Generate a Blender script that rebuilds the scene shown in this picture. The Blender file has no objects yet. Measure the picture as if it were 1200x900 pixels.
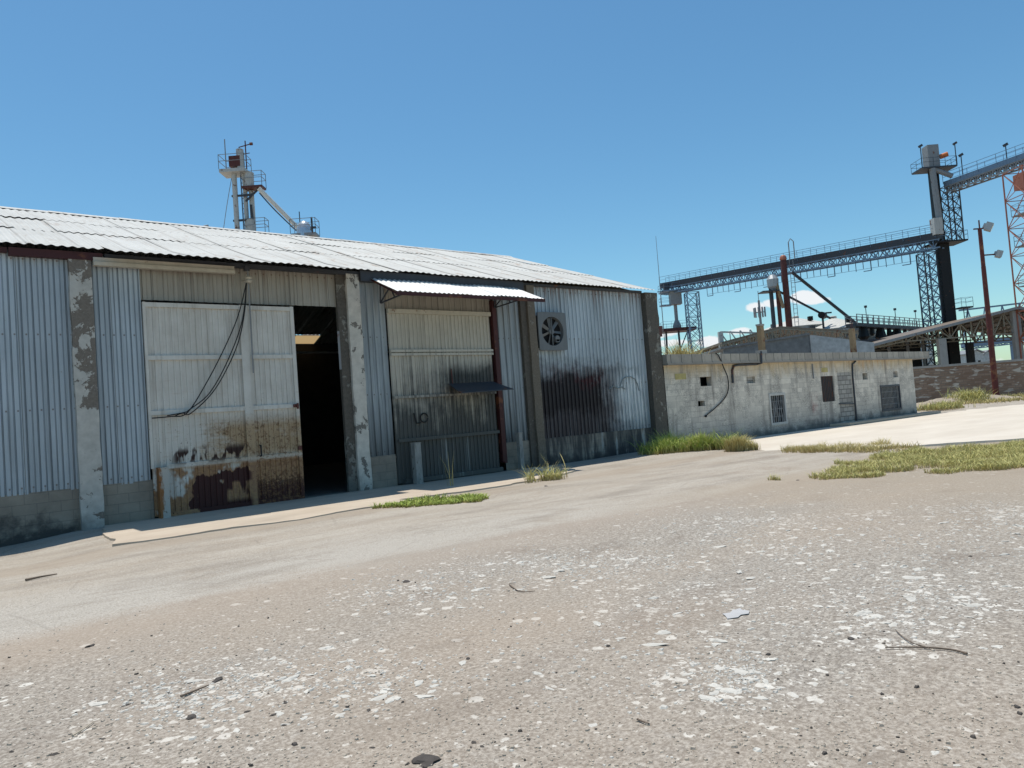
import bpy, math, random
from mathutils import Vector, Matrix, noise as mnoise
random.seed(7)
sc = bpy.context.scene
COL = sc.collection
R = random.random
def U(a, b): return a + (b - a) * random.random()

SUN_E, SKY_S, EXPO = 3.9, 0.115, 0.2
SKY_AIR, SKY_DUST, SKY_OZ, SKY_SAT = 1.0, 0.6, 1.4, 1.16
SKY_TINT = (0.78, 1.03, 1.0)
# ------------------------------------------------------------------ camera
FPX, ROLL, PITCH, AZ = 870.0, math.radians(4.29), math.radians(2.35), math.radians(51.0)
CAM = Vector((0, -17.65, 1.7))
FW = Vector((math.cos(AZ), math.sin(AZ), 0)); RT = Vector((math.sin(AZ), -math.cos(AZ), 0)); UP = Vector((0, 0, 1))
_f = FW * math.cos(PITCH) + UP * math.sin(PITCH)
_u0 = UP * math.cos(PITCH) - FW * math.sin(PITCH)
_c, _s = math.cos(ROLL), math.sin(ROLL)
_r = _c * RT - _s * _u0
_u = _s * RT + _c * _u0
def ray(x, y): return (x - 600) / FPX * _r - (y - 450) / FPX * _u + _f
def on_ground(x, y, z=0.0):          # photo point -> place on the ground
    v = ray(x, y); return CAM + v * ((z - CAM.z) / v.z)
def on_wall(x, y, Y=0.0):            # photo point -> place on the facade plane
    v = ray(x, y); return CAM + v * ((Y - CAM.y) / v.y)
def far(x, y, b):                    # photo point -> place at b metres ahead of the viewer
    v = ray(x, y); return CAM + v * (b / v.dot(FW))
def frame(a, b, z): return Vector((CAM.x, CAM.y, 0)) + RT * a + FW * b + UP * z
cd = bpy.data.cameras.new('camera'); cam = bpy.data.objects.new('camera', cd); COL.objects.link(cam)
cam.matrix_world = Matrix(((_r.x, _u.x, -_f.x, CAM.x), (_r.y, _u.y, -_f.y, CAM.y), (_r.z, _u.z, -_f.z, CAM.z), (0, 0, 0, 1)))
cd.sensor_width = 36; cd.lens = 36 * FPX / 1200; cd.clip_end = 6000; cd.clip_start = 0.05
sc.camera = cam

# ------------------------------------------------------------------ node helpers
class T:
    def __init__(s, name, rough=0.8, metal=0.0, spec=0.3):
        s.m = bpy.data.materials.new(name); s.m.use_nodes = True
        s.t = s.m.node_tree; s.N = s.t.nodes; s.L = s.t.links
        s.b = s.N['Principled BSDF']
        s.b.inputs['Roughness'].default_value = rough; s.b.inputs['Metallic'].default_value = metal
        s.b.inputs['Specular IOR Level'].default_value = spec
    def put(s, sock, v):
        if isinstance(v, bpy.types.NodeSocket): s.L.new(v, sock)
        elif isinstance(v, (tuple, list)) and len(v) == 3 and sock.type == 'RGBA': sock.default_value = (*v, 1)
        else: sock.default_value = v
    def pos(s, sx=1, sy=1, sz=1, off=(0, 0, 0)):
        g = s.N.new('ShaderNodeNewGeometry').outputs['Position']
        mp = s.N.new('ShaderNodeMapping'); s.L.new(g, mp.inputs['Vector'])
        mp.inputs['Scale'].default_value = (sx, sy, sz); mp.inputs['Location'].default_value = off
        return mp.outputs[0]
    def obj(s, sx=1, sy=1, sz=1):
        g = s.N.new('ShaderNodeTexCoord').outputs['Object']
        mp = s.N.new('ShaderNodeMapping'); s.L.new(g, mp.inputs['Vector']); mp.inputs['Scale'].default_value = (sx, sy, sz)
        return mp.outputs[0]
    def xyz(s, v=None):
        n = s.N.new('ShaderNodeSeparateXYZ'); s.L.new(v if v is not None else s.pos(), n.inputs[0]); return n.outputs[0], n.outputs[1], n.outputs[2]
    def noise(s, v, scale=1, detail=4, rough=0.55, dist=0):
        n = s.N.new('ShaderNodeTexNoise'); s.L.new(v, n.inputs['Vector'])
        n.inputs['Scale'].default_value = scale; n.inputs['Detail'].default_value = detail
        n.inputs['Roughness'].default_value = rough; n.inputs['Distortion'].default_value = dist
        return n.outputs['Fac']
    def vor(s, v, scale=1, out='Distance', feature='F1', rnd=1):
        n = s.N.new('ShaderNodeTexVoronoi'); n.feature = feature; s.L.new(v, n.inputs['Vector'])
        n.inputs['Scale'].default_value = scale; n.inputs['Randomness'].default_value = rnd
        return n.outputs[out]
    def mr(s, v, a, b, c=0, d=1, smooth=False):
        n = s.N.new('ShaderNodeMapRange'); n.clamp = True
        if smooth: n.interpolation_type = 'SMOOTHSTEP'
        s.put(n.inputs[0], v)
        for i, k in enumerate((a, b, c, d)): s.put(n.inputs[i + 1], k)
        return n.outputs[0]
    def ma(s, op, a, b=0.0, c=None):
        n = s.N.new('ShaderNodeMath'); n.operation = op; s.put(n.inputs[0], a); s.put(n.inputs[1], b)
        if c is not None: s.put(n.inputs[2], c)
        return n.outputs[0]
    def mul(s, *a):
        o = a[0]
        for k in a[1:]: o = s.ma('MULTIPLY', o, k)
        return o
    def mx(s, f, a, b, mode='MIX'):
        n = s.N.new('ShaderNodeMix'); n.data_type = 'RGBA'; n.blend_type = mode
        s.put(n.inputs[0], f); s.put(n.inputs[6], a); s.put(n.inputs[7], b); return n.outputs[2]
    def ramp(s, f, stops):
        n = s.N.new('ShaderNodeValToRGB'); s.L.new(f, n.inputs[0]); e = n.color_ramp.elements
        while len(e) < len(stops): e.new(0.5)
        for k, (p, c) in zip(e, stops): k.position = p; k.color = (*c, 1)
        return n.outputs[0]
    def box(s, v, lo, hi, soft): # 1 between lo and hi
        return s.mul(s.mr(v, lo - soft, lo + soft, 0, 1, True), s.mr(v, hi - soft, hi + soft, 1, 0, True))
    def attr(s, name):
        n = s.N.new('ShaderNodeAttribute'); n.attribute_name = name; return n.outputs['Fac']
    def bump(s, h, strength=0.3, dist=0.02):
        n = s.N.new('ShaderNodeBump'); n.inputs['Strength'].default_value = strength; n.inputs['Distance'].default_value = dist
        s.put(n.inputs['Height'], h); s.L.new(n.outputs[0], s.b.inputs['Normal'])
    def done(s, col, rough=None):
        s.put(s.b.inputs['Base Color'], col)
        if rough is not None: s.put(s.b.inputs['Roughness'], rough)
        return s.m

M = {}
def paint(name, col, rust=0.15, rough=0.55, metal=0.0, scale=2.0, rustcol=(0.16, 0.06, 0.03), dirt=0.35):
    t = T(name, rough, metal); p = t.pos()
    n = t.noise(p, scale, 6, 0.65); n2 = t.noise(t.pos(1, 1, .25, (3, 1, 7)), scale * 3, 4, 0.6)
    c = t.mx(t.mr(n2, .35, .75, 0, dirt), col, tuple(k * .45 for k in col))
    c = t.mx(t.mr(n, .68 - rust * .5, .72 - rust * .4), c, rustcol)
    t.bump(n, .15, .01)
    M[name] = t.done(c)
paint('steel_dark', (0.055, 0.06, 0.072), .12)  # dark steel, colour lifted to stand in for haze on far structures
paint('steel_black', (0.014, 0.013, 0.014), .06)
paint('steel_blue', (0.17, 0.25, 0.35), .05)  # blue steel, lightened in the colour for the aerial tint of distance
paint('steel_grey', (0.26, 0.27, 0.28), .12)
paint('steel_pale', (0.48, 0.48, 0.46), .14)
paint('steel_white', (0.66, 0.66, 0.63), .08)
paint('steel_maroon', (0.065, 0.02, 0.02), .2)
paint('steel_redbrown', (0.11, 0.036, 0.03), .2)
paint('steel_orange', (0.36, 0.13, 0.085), .15)
paint('orange_motor', (0.55, 0.15, 0.04), .02)
paint('cream_bar', (0.52, 0.48, 0.40), .14)
paint('galv', (0.40, 0.42, 0.43), .06, .45, .3)
paint('fan_steel', (0.17, 0.18, 0.185), .08, .5)
paint('silver', (0.7, 0.71, 0.72), 0, .25, .7)
paint('rubber', (0.018, 0.018, 0.02), 0, .7)
paint('bucket_wood', (0.30, 0.22, 0.13), .2)
paint('soffit_tan', (0.20, 0.16, 0.12), .2)
paint('truss_tan', (0.25, 0.22, 0.17), .18)
paint('wood_brown', (0.09, 0.055, 0.04), .3)
paint('rust_post', (0.30, 0.17, 0.08), .45)
paint('concrete_grey', (0.36, 0.35, 0.33), .0, .9)
paint('stubcol', (0.31, 0.22, 0.13), .3, .9)
paint('white_plastic', (0.8, 0.8, 0.78), 0, .4)

# pale corrugated wall sheet
def sheet_mat(name, col, streak, bottom, bcol=(0.10, 0.10, 0.10), rusty=0.0, z0=.85, z1=5.75, soot=False, toprust=0.0):
    t = T(name, .5, .1, .35); p = t.pos(); X, Y, Z = t.xyz()
    fine = t.noise(p, 9, 6, .7); big = t.noise(t.pos(.8, .8, .5), .9, 4, .6)
    st = t.noise(t.pos(9, 9, .28), 1.2, 5, .65); st2 = t.noise(t.pos(26, 26, .7, (5, 2, 9)), 1, 4, .7)
    c = t.mx(t.mr(big, .3, .7), tuple(k * .84 for k in col), tuple(min(1, k * 1.1) for k in col))
    shn = t.N.new('ShaderNodeTexWhiteNoise'); shn.noise_dimensions = '1D'; t.L.new(t.ma('FLOOR', t.ma('DIVIDE', t.ma('SUBTRACT', X, .01), .85)), shn.inputs['W'])
    c = t.mx(t.mr(shn.outputs[0], 0, 1, 0, .3), c, tuple(k * .55 for k in col))
    c = t.mx(t.mul(t.mr(st, .5, .78), streak), c, tuple(k * .32 for k in col))
    lapx = t.ma('FRACT', t.ma('DIVIDE', t.ma('SUBTRACT', X, .01), .85)); c = t.mx(t.mul(t.mr(lapx, .028, .012), .65), c, (0.08, 0.075, 0.07))
    sx = t.ma('ABSOLUTE', t.ma('SUBTRACT', t.ma('FRACT', t.ma('DIVIDE', X, .2)), .25)); gz_ = t.ma('ABSOLUTE', t.ma('SUBTRACT', t.ma('FRACT', t.ma('DIVIDE', Z, 1.55)), .62))
    scr = t.mul(t.mr(sx, .10, .06), t.mr(gz_, .014, .009)); c = t.mx(t.mul(scr, .7), c, (0.10, 0.05, 0.03))
    drp = t.mul(t.mul(t.mr(sx, .09, .03), t.mr(t.ma('FRACT', t.ma('DIVIDE', Z, 1.55)), .35, .62)), t.mr(t.ma('FRACT', t.ma('DIVIDE', Z, 1.55)), .63, .62)); c = t.mx(t.mul(drp, t.mr(big, .45, .65), .4), c, (0.16, 0.10, 0.06))
    c = t.mx(t.mul(t.mr(st2, .58, .75), streak * .8), c, (0.13, 0.11, 0.09))
    hz = t.mr(Z, z0, z1, 1, 0)
    grime = t.mr(t.ma('ADD', t.ma('POWER', hz, 1.6), t.ma('MULTIPLY', t.ma('SUBTRACT', st, .5), 1.5)), .45, 1.15)
    c = t.mx(t.mul(grime, bottom), c, bcol)
    if toprust:
        tr = t.mr(t.ma('ADD', t.mr(Z, 4.3, 5.75), t.ma('MULTIPLY', t.ma('SUBTRACT', st, .5), 2.2)), .8, 1.25)
        c = t.mx(t.mul(tr, toprust), c, (0.17, 0.075, 0.05))
    if rusty:
        sp = t.noise(t.pos(1, 1, 1, (9, 4, 2)), 13, 3, .6)
        c = t.mx(t.mul(t.mr(sp, .70, .76), rusty), c, (0.15, 0.06, 0.03))
    if soot:
        ed = t.noise(t.pos(1, 1, 1, (1, 2, 3)), 2.2, 6, .7); jag = t.ma('ADD', t.ma('MULTIPLY', t.ma('SUBTRACT', ed, .5), 1.5), t.ma('MULTIPLY', t.ma('SUBTRACT', st, .5), .9))
        xx = t.ma('ADD', X, jag); zz = t.ma('ADD', Z, jag)
        lo = t.ma('ADD', Z, t.ma('MULTIPLY', t.ma('SUBTRACT', st, .5), 3.0))
        core = t.mul(t.box(xx, 15.1, 18.4, .2), t.box(zz, 1.6, 2.85, .2))
        drip = t.mul(t.mul(t.box(xx, 15.2, 18.6, .3), t.mr(lo, 1.3, 2.3)), t.mr(zz, 2.2, 1.6))
        drip = t.mul(t.mul(t.box(xx, 15.0, 18.7, .3), t.mr(st2, .28, .50)), t.mr(zz, 2.6, 1.9))
        halo = t.mul(t.box(xx, 15.0, 19.2, .5), t.box(zz, .6, 3.25, .35))
        pale = t.mul(t.mul(t.box(xx, 18.3, 20.4, .25), t.box(zz, 1.1, 2.7, .3)), t.mr(st2, .42, .55))
        c = t.mx(t.mul(pale, .75), c, (0.72, 0.75, 0.76))
        c = t.mx(t.mul(halo, .7), c, (0.07, 0.06, 0.065))
        c = t.mx(t.mul(drip, .93), c, (0.04, 0.03, 0.034))
        c = t.mx(t.mul(core, t.mr(st2, .30, .44, .86, .97)), c, (0.016, 0.012, 0.015))
        red = t.mul(t.mul(t.box(xx, 17.0, 18.3, .15), t.box(zz, 2.5, 2.72, .08)), t.mr(fine, .35, .55))
        c = t.mx(t.mul(red, .8), c, (0.07, 0.012, 0.017))
        redd = t.mul(t.mul(t.box(xx, 16.0, 18.6, .2), t.box(zz, 2.75, 3.1, .18)), t.mr(st2, .5, .6))
        c = t.mx(t.mul(redd, .7), c, (0.10, 0.03, 0.035))
        band = t.mul(t.box(xx, 17.6, 20.4, .3), t.box(zz, 2.92, 3.12, .08))
        c = t.mx(t.mul(band, .4), c, (0.15, 0.16, 0.16))
    t.bump(t.noise(p, 3, 4, .6), .12, .02)
    M[name] = t.done(c, t.mr(fine, .3, .7, .4, .65))
sheet_mat('sheet_blue', (0.455, 0.515, 0.56), .45, .25, rusty=.6)
sheet_mat('sheet_lintel', (0.40, 0.37, 0.32), .75, .0, rusty=.4, toprust=.3)
sheet_mat('sheet_middle', (0.36, 0.40, 0.425), .75, 1.0, (0.07, 0.075, 0.075), rusty=.5)
sheet_mat('sheet_right', (0.48, 0.54, 0.58), .75, .6, (0.075, 0.08, 0.085), rusty=.3, soot=True, toprust=.8)

# old white sliding door with rust
def door_mat():
    t = T('door_white', .6); p = t.pos(); X, Y, Z = t.xyz()
    st = t.noise(t.pos(11, 11, .5), 1, 5, .65); hs = t.noise(t.pos(1.2, 1.2, 12, (2, 2, 2)), 1.3, 5, .7)
    big = t.noise(t.pos(1, 1, 1, (7, 1, 3)), 1.6, 6, .7); fine = t.noise(p, 14, 5, .7); blot = t.noise(t.pos(1, 1, .8, (2, 8, 5)), 2.3, 3, .55)
    c = t.mx(t.mr(big, .3, .7), (0.53, 0.50, 0.45), (0.66, 0.64, 0.595))
    c = t.mx(t.mul(t.mr(st, .5, .75), .55), c, (0.25, 0.22, 0.18))
    c = t.mx(t.mul(t.mr(hs, .6, .72), t.mr(Z, 3.6, 2.4), .5), c, (0.33, 0.21, 0.11))
    # ochre staining below the third rail, stronger to the right
    xr = t.mr(X, 4.7, 6.0)
    o1 = t.mul(t.box(Z, 1.12, 2.05, .22), t.mr(t.ma('ADD', t.mul(big, .7), t.ma('ADD', t.mul(xr, .34), t.mul(hs, .35))), .58, .82))
    c = t.mx(t.mul(o1, .8), c, (0.34, 0.21, 0.085))
    o2 = t.mul(o1, t.mr(fine, .5, .62)); c = t.mx(t.mul(o2, .8), c, (0.13, 0.065, 0.03))
    # black rust blisters low in that field
    bl = t.mul(t.box(Z, 1.15, 1.48, .1), t.mr(t.noise(t.pos(1, 1, .45, (4, 4, 4)), 4.6, 2, .5), .50, .54))
    c = t.mx(t.mul(bl, t.box(X, 4.5, 6.2, .1)), c, (0.035, 0.015, 0.012))
    # bottom field: ochre then deep rust plates
    bot = t.mr(Z, 1.12, 1.02); k = t.ma('ADD', t.ma('ADD', blot, t.mul(t.mr(Z, 1.0, .05), .14)), t.mr(X, 4.4, 5.2, -.05, .05))
    och = t.mul(bot, t.mr(t.ma('ADD', k, t.mul(st, .25)), .52, .60)); c = t.mx(t.mul(och, .9), c, t.mx(t.mr(fine, .4, .65), (0.33, 0.165, 0.055), (0.20, 0.085, 0.035)))
    ex = t.noise(t.pos(1, 1, .3, (3, 0, 1)), 4.2, 4, .6); e2 = t.ma('SUBTRACT', 1.16, t.mul(ex, .55)); ox = t.ma('ADD', X, t.mul(t.ma('SUBTRACT', blot, .5), 1.6))
    solid = t.mul(t.mr(t.ma('SUBTRACT', e2, Z), -.01, .01), t.mr(ox, 4.92, 4.96))
    dr = t.mul(bot, t.mr(t.ma('ADD', k, t.mul(t.ma('SUBTRACT', fine, .5), .15)), .475, .49))
    dr = t.ma('MAXIMUM', t.mul(dr, .0), t.mul(bot, solid))
    hole = t.mr(t.noise(t.pos(1, 1, .35, (1, 6, 2)), 3.1, 3, .5), .52, .56)
    dr = t.mul(dr, t.ma('SUBTRACT', 1, t.mul(hole, t.mr(t.ma('ADD', Z, t.mul(blot, .3)), .82, .76), t.mul(t.mr(Z, .15, .25), t.mr(X, 5.3, 5.4)))))
    c = t.mx(t.mul(dr, t.box(X, 4.5, 6.2, .06)), c, (0.05, 0.014, 0.013))
    c2 = t.mul(t.mr(X, 6.3, 6.34), t.mr(t.ma('ADD', t.mr(Z, 1.15, .1), t.mul(t.ma('SUBTRACT', fine, .5), 1.7)), .45, .62)); c = t.mx(c2, c, (0.06, 0.018, 0.014))
    c3 = t.mul(t.mr(X, 6.3, 6.34), t.mr(t.ma('ADD', t.mr(Z, 2.6, 1.0), t.mul(t.ma('SUBTRACT', fine, .5), 3)), 1.0, 1.25)); c = t.mx(t.mul(c3, .8), c, (0.20, 0.10, 0.045))
    sp = t.mr(t.noise(p, 22, 2, .5), .69, .72); c = t.mx(t.mul(sp, t.mr(Z, 3.2, 1.2)), c, (0.08, 0.04, 0.025))
    t.bump(fine, .2, .01); M['door_white'] = t.done(c)
door_mat()
def door2_mat():
    t = T('door_grimy', .65); p = t.pos(); X, Y, Z = t.xyz()
    st = t.noise(t.pos(12, 12, .35), 1, 5, .65); big = t.noise(t.pos(1, 1, 1, (7, 1, 3)), 1.1, 6, .65); fine = t.noise(p, 12, 6, .7)
    c = t.mx(t.mr(big, .3, .7), (0.44, 0.41, 0.35), (0.56, 0.53, 0.46))
    g = t.mr(t.ma('ADD', t.mr(Z, 4.4, .3), t.ma('ADD', t.ma('MULTIPLY', t.ma('SUBTRACT', big, .5), 1.0), t.ma('MULTIPLY', t.ma('SUBTRACT', st, .5), 1.0))), .22, .62)
    c = t.mx(t.mul(g, .93), c, (0.052, 0.056, 0.055))
    c = t.mx(t.mul(t.mr(st, .52, .75), .5), c, (0.12, 0.11, 0.095))
    so = t.mul(t.box(t.ma('ADD', X, t.mul(t.ma('SUBTRACT', big, .5), 1.4)), 12.0, 13.9, .35), t.box(t.ma('ADD', Z, t.mul(t.ma('SUBTRACT', big, .5), 1.0)), 2.5, 3.2, .2))
    c = t.mx(t.mul(so, .85), c, (0.035, 0.035, 0.035))
    wh = t.mul(t.box(X, 11.5, 12.6, .3), t.mul(t.box(Z, .1, 1.2, .2), t.mr(st, .56, .62))); c = t.mx(t.mul(wh, .5), c, (0.45, 0.47, 0.46))
    t.bump(fine, .15, .01); M['door_grimy'] = t.done(c)
door2_mat()

def pillar_mat(name, base, limecol, amount, zsplit=None, dark_bottom=.5):
    t = T(name, .92); p = t.pos(); X, Y, Z = t.xyz()
    n = t.noise(t.pos(1, 1, .8), 2.1, 8, .68, .3); f = t.noise(p, 18, 5, .7); m = t.noise(p, 5, 4, .6)
    c = t.mx(t.mr(f, .3, .7), tuple(k * .75 for k in base), tuple(k * 1.2 for k in base))
    k = t.ma('ADD', n, t.ma('MULTIPLY', t.ma('SUBTRACT', f, .5), .12))
    if zsplit: k = t.ma('ADD', k, t.mr(Z, zsplit + .25, zsplit - .25, 0, .13))
    lime = t.mr(k, amount, amount + .015)
    lc = t.mx(t.mr(m, .3, .75), limecol, tuple(q * .7 for q in limecol))
    c = t.mx(lime, c, lc)
    d = t.mr(t.ma('ADD', t.mr(Z, 1.0, -.1), t.ma('MULTIPLY', t.ma('SUBTRACT', n, .5), 1.6)), .55, 1.0)
    c = t.mx(t.mul(d, dark_bottom), c, (0.05, 0.048, 0.045))
    t.bump(t.ma('ADD', t.mul(lime, .5), t.mul(f, .5)), .5, .012); M[name] = t.done(c)
pillar_mat('pillar_peeled', (0.19, 0.165, 0.14), (0.55, 0.53, 0.485), .525, 2.7)
pillar_mat('pillar_lime', (0.19, 0.175, 0.155), (0.64, 0.605, 0.54), .42)
pillar_mat('pillar_brown', (0.165, 0.14, 0.11), (0.26, 0.24, 0.21), .60)
pillar_mat('pillar_dark', (0.11, 0.098, 0.083), (0.25, 0.24, 0.21), .58)
def plinth_mat():
    t = T('plinth', .92); p = t.pos(); X, Y, Z = t.xyz()
    n = t.noise(p, 1.7, 7, .65); f = t.noise(p, 20, 5, .7); st = t.noise(t.pos(3.5, 3.5, .5, (3, 3, 3)), 1.3, 5, .6)
    c = t.mx(t.mr(n, .3, .7), (0.34, 0.30, 0.245), (0.21, 0.185, 0.155))
    br = t.N.new('ShaderNodeTexBrick'); t.L.new(t.pos(1, 1, 1), br.inputs['Vector']); 
    mp = t.N.new('ShaderNodeCombineXYZ'); t.L.new(X, mp.inputs[0]); t.L.new(Z, mp.inputs[1]); t.L.new(mp.outputs[0], br.inputs['Vector'])
    br.inputs['Scale'].default_value = 1; br.inputs['Brick Width'].default_value = .42; br.inputs['Row Height'].default_value = .21; br.inputs['Mortar Size'].default_value = .008; br.inputs['Mortar Smooth'].default_value = .5
    c = t.mx(t.mul(br.outputs['Fac'], .5), c, (0.13, 0.12, 0.11))
    dl = t.mr(t.ma('ADD', t.mr(Z, .75, -.1), t.ma('MULTIPLY', t.ma('SUBTRACT', n, .5), 1.8)), .5, .85)
    xs = t.ma('MAXIMUM', t.mr(X, 2.75, 2.55), t.mr(X, 14, 15))
    c = t.mx(t.mul(dl, xs, .9), c, (0.045, 0.045, 0.045))
    dk = t.mul(t.mr(X, 15.2, 15.5), t.mr(st, .62, .45)); c = t.mx(t.mul(dk, .85), c, (0.045, 0.045, 0.047))
    ww = t.mul(t.mr(X, 17, 17.6), t.mr(st, .6, .66)); c = t.mx(t.mul(ww, .6), c, (0.48, 0.48, 0.46))
    t.bump(t.ma('ADD', f, br.outputs['Fac']), .35, .012); M['plinth'] = t.done(c)
plinth_mat()
def roof_mat():
    t = T('roof_sheet', .6, .0, .3); p = t.pos(); X, Y, Z = t.xyz()
    n = t.noise(p, .8, 5, .6); f = t.noise(p, 9, 5, .7); st = t.noise(t.pos(7, .35, .35), 1, 5, .7)
    c = t.mx(t.mr(n, .3, .7), (0.48, 0.475, 0.445), (0.58, 0.575, 0.54))
    lx = t.ma('FRACT', t.ma('DIVIDE', t.ma('ADD', X, t.mul(Y, .012)), .95)); c = t.mx(t.mul(t.mr(lx, .05, .02), .4), c, (0.22, 0.20, 0.18))
    sw = t.N.new('ShaderNodeTexWhiteNoise'); sw.noise_dimensions = '1D'; t.L.new(t.ma('FLOOR', t.ma('DIVIDE', X, .95)), sw.inputs['W']); c = t.mx(t.mr(sw.outputs[0], 0, 1, 0, .14), c, (0.42, 0.40, 0.36))
    c = t.mx(t.mul(t.mr(st, .52, .74), .55), c, (0.30, 0.26, 0.21))
    sp = t.noise(t.pos(2.2, .8, .8, (4, 5, 6)), 1.1, 6, .75)
    c = t.mx(t.mul(t.mr(sp, .57, .65), t.mr(X, 4, 15, .35, .8)), c, (0.30, 0.21, 0.15))
    t.bump(t.noise(p, 2.5, 3, .6), .25, .03); M['roof_sheet'] = t.done(c)
    t2 = T('awning_sheet', .4, .1); n = t2.noise(t2.pos(), 3, 5, .6); M['awning_sheet'] = t2.done(t2.mx(t2.mr(n, .4, .75), (0.70, 0.70, 0.68), (0.60, 0.59, 0.56)))
roof_mat()
def block_mat():
    t = T('block_wall', .93); p = t.pos(); X, Y, Z = t.xyz()
    cv = t.N.new('ShaderNodeCombineXYZ'); t.L.new(t.ma('ADD', X, Y), cv.inputs[0]); t.L.new(Z, cv.inputs[1])
    def bk(w, h, ms):
        br = t.N.new('ShaderNodeTexBrick'); t.L.new(cv.outputs[0], br.inputs['Vector']); br.inputs['Scale'].default_value = 1
        br.inputs['Brick Width'].default_value = w; br.inputs['Row Height'].default_value = h; br.inputs['Mortar Size'].default_value = ms; br.inputs['Mortar Smooth'].default_value = .4
        br.inputs['Color1'].default_value = (0, 0, 0, 1); br.inputs['Color2'].default_value = (1, 1, 1, 1); br.inputs['Mortar'].default_value = (.5, .5, .5, 1)
        return br
    br = bk(.42, .215, .009)
    n = t.noise(p, 1.3, 7, .68); f = t.noise(p, 16, 5, .7); g = t.noise(t.pos(1, 1, 1, (8, 3, 1)), .55, 5, .6); st = t.noise(t.pos(3, 3, .4), 1.5, 5, .65)
    c = t.mx(t.mr(n, .3, .7), (0.65, 0.60, 0.515), (0.80, 0.755, 0.67))
    c = t.mx(t.mul(br.outputs['Color'], .4), c, (0.29, 0.275, 0.25))
    c = t.mx(t.mul(t.mr(n, .42, .58), t.mr(f, .38, .56), .8), c, (0.24, 0.225, 0.20))
    vis = t.mul(br.outputs['Fac'], t.mr(g, .60, .42), .6)
    c = t.mx(vis, c, (0.20, 0.19, 0.175))
    tan = t.mr(t.ma('ADD', Z, t.mul(t.ma('SUBTRACT', st, .5), 1.3)), 2.45, 3.0); c = t.mx(t.mul(tan, .65), c, (0.52, 0.385, 0.21))
    low = t.mr(t.ma('ADD', Z, t.mul(t.ma('SUBTRACT', n, .5), 2.6)), 1.2, .1); c = t.mx(t.mul(low, .55), c, (0.22, 0.215, 0.205))
    vs = t.mul(t.mr(t.noise(t.pos(1.6, 1.6, .22, (1, 2, 0)), 1.4, 5, .6), .52, .66), .6); c = t.mx(vs, c, (0.15, 0.14, 0.13))
    blk = t.mul(t.mr(t.ma('ADD', Z, t.mul(t.ma('SUBTRACT', n, .5), 1.6)), .45, .1), .8); c = t.mx(blk, c, (0.08, 0.08, 0.078))
    rs = t.mul(t.box(X, 35.2, 39.5, .5), t.mul(t.mr(Z, 2.6, 3.0), t.mr(st, .5, .65))); c = t.mx(t.mul(rs, .7), c, (0.42, 0.20, 0.09))
    rd = t.mul(t.box(X, 31.6, 32.1, .12), t.mul(t.box(Z, .6, 1.6, .25), t.mr(n, .42, .6))); c = t.mx(t.mul(rd, .5), c, (0.28, 0.10, 0.09))
    t.bump(t.ma('ADD', t.mul(vis, -1.2), t.mul(f, .6)), .4, .015); M['block_wall'] = t.done(c)
    # grey parapet blocks
    t = T('parapet', .93); p = t.pos(); X, Y, Z = t.xyz(); n = t.noise(p, 3, 6, .7); f = t.noise(p, 20, 4, .7)
    w = t.mr(t.ma('ABSOLUTE', t.ma('SUBTRACT', t.ma('FRACT', t.ma('DIVIDE', X, .62)), .5)), .465, .485)
    cell = t.N.new('ShaderNodeTexWhiteNoise'); cell.noise_dimensions = '1D'; t.L.new(t.ma('FLOOR', t.ma('ADD', t.ma('DIVIDE', X, .62), 0.0)), cell.inputs['W'])
    c = t.mx(t.mr(cell.outputs[0], 0, 1), (0.40, 0.37, 0.32), (0.29, 0.27, 0.235))
    c = t.mx(t.mr(n, .45, .7, 0, .5), c, (0.18, 0.17, 0.16)); c = t.mx(t.mul(w, t.mr(Z, 3.13, 3.15)), c, (0.08, 0.08, 0.075))
    c = t.mx(t.mul(t.mr(Z, 3.15, 3.12), .6), c, (0.2, 0.195, 0.185))
    t.bump(t.ma('SUBTRACT', f, w), .4, .012); M['parapet'] = t.done(c)
    t = T('filled_blocks', .93); p = t.pos(); X, Y, Z = t.xyz()
    cv = t.N.new('ShaderNodeCombineXYZ'); t.L.new(X, cv.inputs[0]); t.L.new(Z, cv.inputs[1]); br = t.N.new('ShaderNodeTexBrick'); t.L.new(cv.outputs[0], br.inputs['Vector'])
    br.inputs['Scale'].default_value = 1; br.inputs['Brick Width'].default_value = .42; br.inputs['Row Height'].default_value = .215; br.inputs['Mortar Size'].default_value = .018
    br.inputs['Color1'].default_value = (.38, .37, .34, 1); br.inputs['Color2'].default_value = (.26, .25, .235, 1); br.inputs['Mortar'].default_value = (.13, .125, .115, 1)
    t.bump(t.ma('MULTIPLY', br.outputs['Fac'], -1), .5, .02); M['filled_blocks'] = t.done(t.mx(t.mr(t.noise(p, 7, 5, .7), .4, .8, 0, .5), br.outputs['Color'], (.2, .2, .19)))
    # brown brick yard wall
    t = T('brick_wall', .93); p = t.pos()
    cv = t.N.new('ShaderNodeVectorMath'); cv.operation = 'DOT_PRODUCT'; t.L.new(p, cv.inputs[0]); cv.inputs[1].default_value = RT
    X, Y, Z = t.xyz(); c2 = t.N.new('ShaderNodeCombineXYZ'); t.L.new(cv.outputs['Value'], c2.inputs[0]); t.L.new(Z, c2.inputs[1])
    br = t.N.new('ShaderNodeTexBrick'); t.L.new(c2.outputs[0], br.inputs['Vector']); br.inputs['Scale'].default_value = 1
    br.inputs['Brick Width'].default_value = .62; br.inputs['Row Height'].default_value = .2; br.inputs['Mortar Size'].default_value = .022; br.inputs['Bias'].default_value = -.2
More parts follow.
